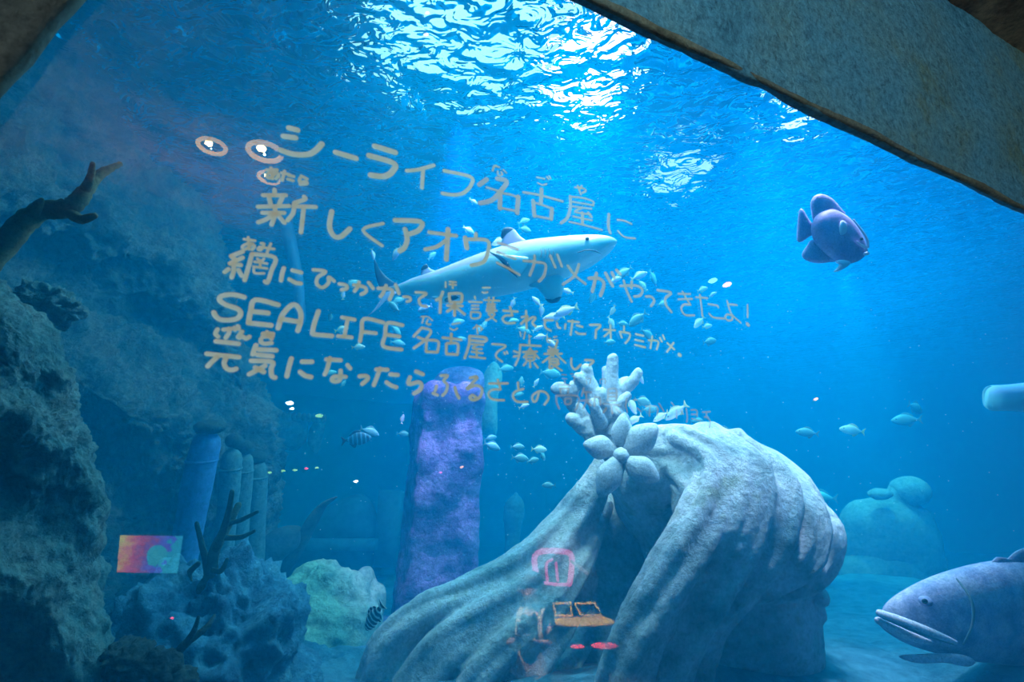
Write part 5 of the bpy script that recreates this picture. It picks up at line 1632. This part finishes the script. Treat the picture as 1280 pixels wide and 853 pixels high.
LINES['d'] = [
 (*D2, 30, [[(20,110),(215,175)],[(10,205),(190,270)],[(10,310),(120,365),(230,430)],[(385,240),(375,330),(335,435)],[(540,240),(590,355)],[(610,230),(655,345)],[(275,290),(390,302),(490,325),(480,430),(425,495)],[(825,325),(780,440),(665,525)],[(715,340),(790,440),(890,520)]]),
 (*D2, 38, [[(925,465),(1020,465),(1075,520),(1040,635)],[(1000,415),(978,520),(958,595)],[(1090,415),(1160,540)],[(1155,410),(1180,460)],[(1200,385),(1235,420)]]),
 (720,320,10.667, 38, [[(590,405),(700,398),(820,405),(885,460),(850,530),(775,545)],[(635,335),(670,460),(740,610)],[(740,345),(738,430)],[(930,545),(1000,548),(1040,600),(1000,670)],[(1085,460),(1265,492),(1195,560),(1195,650),(1270,750)]]),
 (830,340,10.667, 30, [[(190,293),(345,297)],[(190,367),(370,362)],[(245,265),(290,350),(350,440)],[(350,440),(260,440),(228,500),(280,575),(400,580)],[(425,340),(575,352)],[(475,310),(495,450),(510,590)],[(590,432),(700,450),(720,475)],[(600,560),(660,610),(800,625)],[(840,390),(870,500),(910,580),(1020,680)],[(875,435),(970,445)],[(905,585),(840,570),(815,610),(850,650),(900,640),(912,600)],[(1112,445),(1112,605)]]),
 (830,340,10.667, 60, [[(1110,700),(1120,710)]]),
]
LINES['e'] = [
 (270,290,10.667, 58, [[(480,300),(440,450),(382,645)],[(490,297),(785,345),(740,520),(690,670),(655,665)],[(905,485),(882,560),(868,650)],[(1020,515),(1135,545)],[(980,635),(1060,680),(1130,690)],[(355,265),(205,325)],[(200,325),(260,375)],[(355,345),(185,425)],[(235,430),(235,520),(207,610)],[(165,500),(115,540)],[(300,510),(342,585)],[(190,430),(330,445)]]),
 (270,290,10.667, 34, [[(550,360),(580,390)],[(640,360),(610,395)],[(515,400),(680,425)],[(590,380),(590,470)],[(500,465),(680,490)],[(505,480),(515,550),(640,555)]]),
 (270,290,10.667, 38, [[(375,100),(520,120)],[(430,75),(440,235)],[(490,160),(390,235),(350,200),(440,155),(515,190),(480,240)],[(600,155),(640,165),(600,240),(560,235),(590,205),(690,220),(775,230)],[(730,160),(680,278)]]),
 (370,320,7.111, 33, [[(155,125),(265,140),(195,190),(185,250),(235,283),(290,240),(290,190),(338,225)],[(385,250),(440,260),(452,290),(405,303)],[(515,260),(610,280),(620,320),(580,343)],[(560,235),(545,280),(520,315)],[(645,238),(685,290)],[(730,290),(830,295),(858,325),(830,390)],[(800,265),(775,330),(750,362)],[(885,258),(915,335)]]),
 (370,320,7.111, 26, [[(955,365),(1008,370),(1015,398),(985,408)],[(1065,325),(1160,335),(1095,385),(1110,440),(1160,452)]]),
 (540,350,8.533, 33, [[(115,130),(90,190),(45,215)],[(90,200),(85,350)],[(180,150),(190,235)],[(185,150),(310,150),(315,235)],[(190,240),(310,240)],[(165,275),(320,280)],[(240,250),(240,380)],[(225,295),(162,338)],[(255,295),(345,368)]]),
 (540,350,8.533, 22, [[(455,180),(460,205)],[(395,235),(530,240)],[(425,275),(495,275)],[(425,310),(495,310)],[(415,345),(420,408),(503,405),(508,352),(415,345)],[(555,215),(720,225)],[(605,190),(605,235)],[(655,190),(655,230)],[(605,250),(580,335)],[(590,260),(670,260)],[(590,285),(670,285)],[(590,310),(670,310)],[(640,240),(640,330)],[(590,335),(690,330)],[(600,358),(665,358),(640,400),(575,435)],[(605,370),(640,405),(682,442)],[(540,85),(620,85)],[(535,132),(560,140),(590,132)],[(145,25),(145,80)],[(185,20),(255,25)],[(185,50),(255,55)],[(220,20),(220,90)]]),
 (540,350,8.533, 26, [[(760,330),(912,340)],[(830,290),(855,380)],[(850,382),(780,385),(752,420),(790,462),(880,460)],[(1002,335),(1007,520)],[(955,400),(1020,390),(950,470)],[(1010,440),(1070,400),(1102,410),(1070,460),(1105,500)]]),
 (610,400,8.533, 25, [[(600,5),(690,5)],[(610,20),(602,50),(620,90),(668,115)],[(735,38),(745,80),(768,88)],[(825,50),(820,95)],[(855,15),(965,25)],[(900,10),(880,160)],[(945,62),(1005,75)],[(935,130),(970,150),(1035,152)],[(1085,55),(1200,58),(1150,112)],[(1150,110),(1145,195)]]),
 (680,380,7.111, 19, [[(530,230),(630,235)],[(588,190),(592,310)],[(580,250),(535,290)],[(710,200),(710,245)],[(672,250),(690,300)],[(680,250),(758,265),(755,310),(722,350)],[(815,270),(880,285)],[(810,320),(880,335)],[(808,365),(900,388)],[(930,325),(1012,335),(1000,405)],[(960,290),(945,395)],[(1030,305),(1045,335)],[(1055,280),(1070,315)],[(1150,348),(1092,428)],[(1095,350),(1155,405)]]),
 (680,380,7.111, 36, [[(1200,453),(1208,457)]]),
]
LINES['f'] = [
 (240,355,6.827, 43, [[(445,115),(350,93),(255,105),(237,140),(290,180),(390,215),(415,260),(370,303),(255,308),(205,280),(187,245)],[(735,180),(540,138),(500,240),(482,335)],[(525,237),(650,250)],[(485,335),(675,355)],[(735,378),(770,270),(840,190),(890,185),(928,250),(925,330),(902,400)],[(770,302),(915,325)]]),
 (380,370,8.529, 50, [[(155,165),(115,280),(92,380),(110,412),(298,428)]]),
 (380,370,8.529, 42, [[(405,232),(540,255)],[(465,255),(430,430)],[(362,430),(508,445)],[(845,285),(640,247),(615,380),(597,485)],[(630,385),(765,400)],[(1050,315),(890,292),(865,420),(847,540),(1040,573)],[(875,415),(1015,435)]]),
 (505,385,9.477, 34, [[(210,238),(115,338)],[(210,238),(318,275),(250,380),(118,478)],[(165,350),(240,380)],[(265,390),(262,518)],[(285,382),(405,402),(395,525)],[(265,522),(390,528)],[(460,355),(675,380)],[(560,310),(555,415)],[(500,430),(500,540)],[(510,422),(635,428),(632,550)],[(505,548),(630,555)],[(775,345),(770,440),(718,595)],[(778,337),(962,355),(952,400),(800,387)]]),
 (505,385,9.477, 26, [[(800,432),(935,440)],[(870,440),(810,480),(920,490)],[(800,522),(930,540)],[(860,490),(860,580)],[(778,577),(960,600)],[(1045,430),(1205,450),(1110,520),(1090,580),(1160,638)],[(1185,530),(1195,548)],[(1215,520),(1225,540)]]),
 (505,385,9.477, 20, [[(205,105),(270,105)],[(235,105),(215,180)],[(290,110),(335,150)],[(282,140),(265,190),(315,195),(290,205)],[(570,195),(660,180)],[(545,245),(590,265),(630,245)],[(820,245),(870,215),(922,250),(900,270)],[(858,205),(872,305)]]),
 (610,400,8.533, 24, [[(440,220),(440,265)],[(340,268),(560,280)],[(345,270),(330,390),(290,485)],[(275,335),(315,350)],[(275,392),(320,385)],[(370,345),(520,340)],[(450,305),(380,400)],[(450,315),(540,410)],[(410,370),(490,370),(485,430),(410,430),(410,370)],[(410,400),(485,400)],[(445,430),(450,505)],[(405,455),(380,485)],[(495,465),(530,510)],[(650,290),(680,310)],[(735,240),(715,310)],[(640,325),(745,325)],[(600,365),(785,362)],[(640,345),(740,345)],[(695,310),(695,390)],[(690,372),(582,455)],[(730,372),(825,460)],[(660,420),(740,420),(735,470),(660,470),(655,420)],[(660,445),(735,445)],[(660,470),(655,520),(690,510)],[(755,470),(720,490)],[(690,480),(785,542)]]),
 (610,400,8.533, 26, [[(888,415),(888,485),(930,530),(988,480)],[(1035,430),(1125,440),(1075,490)]]),
 (610,400,8.533, 15, [[(340,130),(350,175)],[(395,130),(380,205)],[(435,165),(440,200)],[(438,180),(460,178)],[(630,180),(632,235),(670,235)],[(632,205),(665,200)],[(700,185),(730,180)],[(700,215),(740,218),(735,260),(715,285)]]),
]
LINES['g'] = [
 (240,400,8.0, 42, [[(255,95),(235,140),(262,170)],[(315,100),(400,90)],[(370,90),(370,130),(338,180)],[(425,80),(430,100)],[(460,65),(468,90)],[(500,120),(460,180),(510,170),(540,190),(575,170)],[(710,140),(810,140)],[(705,170),(805,165)],[(750,125),(795,190)],[(690,195),(690,225),(730,240),(795,232)]]),
 (240,400,8.0, 48, [[(240,215),(465,240)],[(148,340),(470,375)],[(250,375),(200,420),(158,465)],[(340,380),(322,440),(350,490),(400,503),(442,490)],[(640,255),(608,345)],[(670,297),(842,305)],[(655,350),(802,365)],[(592,410),(800,422),(792,490),(798,560),(830,578)],[(730,460),(660,500),(572,545)],[(632,478),(718,522)],[(995,388),(970,470),(948,565)],[(1102,420),(1200,420)],[(1082,522),(1130,558),(1190,573)]]),
 (350,430,6.4, 34, [[(370,125),(485,132)],[(400,115),(378,200),(358,245)],[(540,170),(562,198)],[(485,215),(480,285),(440,303),(415,288),(440,262),(525,265)],[(635,260),(688,258),(702,280),(658,322)],[(770,205),(860,208)],[(800,198),(775,270),(750,330)],[(882,245),(942,250)],[(852,308),(890,335),(930,348)],[(1088,222),(1142,245)],[(1040,268),(1028,322),(1105,308),(1132,332),(1118,370),(1072,398)]]),
 (520,450,7.111, 28, [[(220,142),(280,142),(245,185),(278,225),(265,285),(235,318)],[(182,232),(170,275)],[(345,245),(360,300),(382,342)],[(150,298),(190,315)],[(480,162),(545,157),(448,260),(530,228),(585,262),(568,330),(510,358),(478,340),(500,315),(530,335)]]),
 (520,450,7.111, 21, [[(648,212),(815,210)],[(725,178),(750,260)],[(748,265),(670,270),(642,310),(680,352),(780,360)],[(905,203),(910,258)],[(952,260),(880,285),(862,330),(900,372),(990,375)],[(1090,295),(1070,360),(1042,370),(1035,322),(1090,282),(1150,292),(1178,340),(1142,398)]]),
]
LINES['h'] = [
 (670,450,8.0, 22, [[(285,215),(285,245)],[(225,250),(335,255)],[(240,290),(320,288)],[(240,290),(245,330)],[(320,290),(318,330)],[(200,362),(205,430),(230,488)],[(205,360),(412,365),(410,470),(390,498)],[(290,390),(345,390),(340,440),(290,440),(290,390)],[(475,285),(455,360)],[(462,325),(548,325)],[(440,410),(550,405)],[(500,330),(500,410),(470,488)],[(510,420),(545,455)],[(582,380),(582,460)],[(582,378),(635,378),(640,450)],[(720,298),(715,408)],[(720,296),(800,296),(800,408)],[(720,335),(800,335)],[(720,370),(800,370)],[(715,410),(800,410)],[(670,440),(828,455)],[(750,450),(760,535)],[(700,485),(672,528)],[(800,492),(842,528)]]),
 (670,450,8.0, 12, [[(255,148),(300,152)],[(260,187),(305,192)],[(345,142),(370,142)],[(360,165),(385,178),(375,210)],[(500,170),(505,240)],[(515,190),(545,190),(535,240)],[(640,200),(640,240)],[(645,198),(690,195),(690,240)]]),
 (770,480,9.143, 20, [[(118,170),(110,250),(125,325)],[(200,185),(235,185)],[(240,280),(280,315)],[(340,260),(465,265),(468,365)],[(385,240),(380,365)],[(490,228),(545,318)],[(630,215),(660,250)],[(690,300),(690,390)],[(745,310),(765,345)],[(800,285),(812,380),(805,435)],[(858,300),(918,305),(925,368)],[(862,350),(922,350)],[(865,400),(960,425)],[(988,325),(1072,320)],[(1030,325),(1035,380),(1075,430),(1067,495)],[(1012,380),(1050,385)]]),
]
LINES['i'] = [LINES['h'].pop()]
stroke_n = [0]


def ink(mb, ox, oy, s, w, polys):
    for pl in polys:
        stroke_n[0] += 1
        off = GD - 0.004 - 0.00003 * (stroke_n[0] % 40)
        pts = [(ox + x / s, oy + y / s) for x, y in pl]
        if len(pts) > 2:
            pts = smooth2d(pts, 5, closed=False)
        W = [on_plane(x, y, off) for x, y in pts]
        Q = [(p.dot(E1), p.z) for p in W]
        hw = []
        for p in W:
            hw.append(0.5 * (w / s) * (p - CAM).dot(FWD) / FPX)
        # the pen leaves a round-ended ribbon; stroke width is measured across the view, so widen along e by the slant
        v, f = [], []
        def lift(e, z, lay):
            return TK(e, EN.dot(CAM) + off - 0.0012 * lay, z)
        n = len(Q)
        L, Rr = [], []
        for i in range(n):
            a, b = Q[max(0, i - 1)], Q[min(n - 1, i + 1)]
            dx, dz = b[0] - a[0], b[1] - a[1]
            l = math.hypot(dx, dz) or 1
            nx, nz = -dz / l, dx / l
            L.append((Q[i][0] + nx * hw[i], Q[i][1] + nz * hw[i]))
            Rr.append((Q[i][0] - nx * hw[i], Q[i][1] - nz * hw[i]))
        def cap(i, sgn):
            a, b = (Q[0], Q[1]) if i == 0 else (Q[-1], Q[-2])
            ang = math.atan2(a[1] - b[1], a[0] - b[0])
            h = hw[i]
            return [(a[0] + h * math.cos(ang + t), a[1] + h * math.sin(ang + t)) for t in (-1.05, -0.52, 0, 0.52, 1.05)]
        c1 = cap(n - 1, 1)
        c0 = cap(0, -1)
        # strip faces per segment + caps, top layer and rim
        top = [lift(*p, 1) for p in L + Rr]
        for i in range(n - 1):
            f.append((i, i + 1, n + i + 1, n + i))
        v = top
        b = len(v)
        v = v + [lift(*p, 1) for p in c1]
        f.append((n - 1, *[b + k for k in range(4, -1, -1)], 2 * n - 1))
        b = len(v)
        v = v + [lift(*p, 1) for p in c0]
        f.append((0, n, *[b + k for k in range(4, -1, -1)]))
        # rim down to the glass gives the paint its thickness
        loop = L + c1[::-1] + Rr[::-1] + c0[::-1]
        b = len(v)
        k = len(loop)
        v = v + [lift(*p, 1) for p in loop] + [lift(*p, 0) for p in loop]
        for i in range(k):
            j = (i + 1) % k
            f.append((b + i, b + j, b + k + j, b + k + i))
        mb.add(v, f)


msg = empty('handwritten_message', on_plane(560, 330, GD - 0.004))
tag(msg, 'handwritten Japanese message in cream marker across the viewing window', 'writing')
for key, mat_ in (('a', M_INK), ('b', M_INK2), ('c', M_INK), ('d', M_INK2), ('e', M_INK), ('f', M_INK), ('g', M_INK), ('h', M_INK3), ('i', M_INK3)):
    mb = MB()
    for blk in LINES[key]:
        ink(mb, *blk)
    o = mb.build('text_line', mat_, msg, smooth=False)
    if key in 'hi':
        o['label'] = 'faint worn part of the last line over the coral' if key == 'h' else 'faintest worn end of the last line'
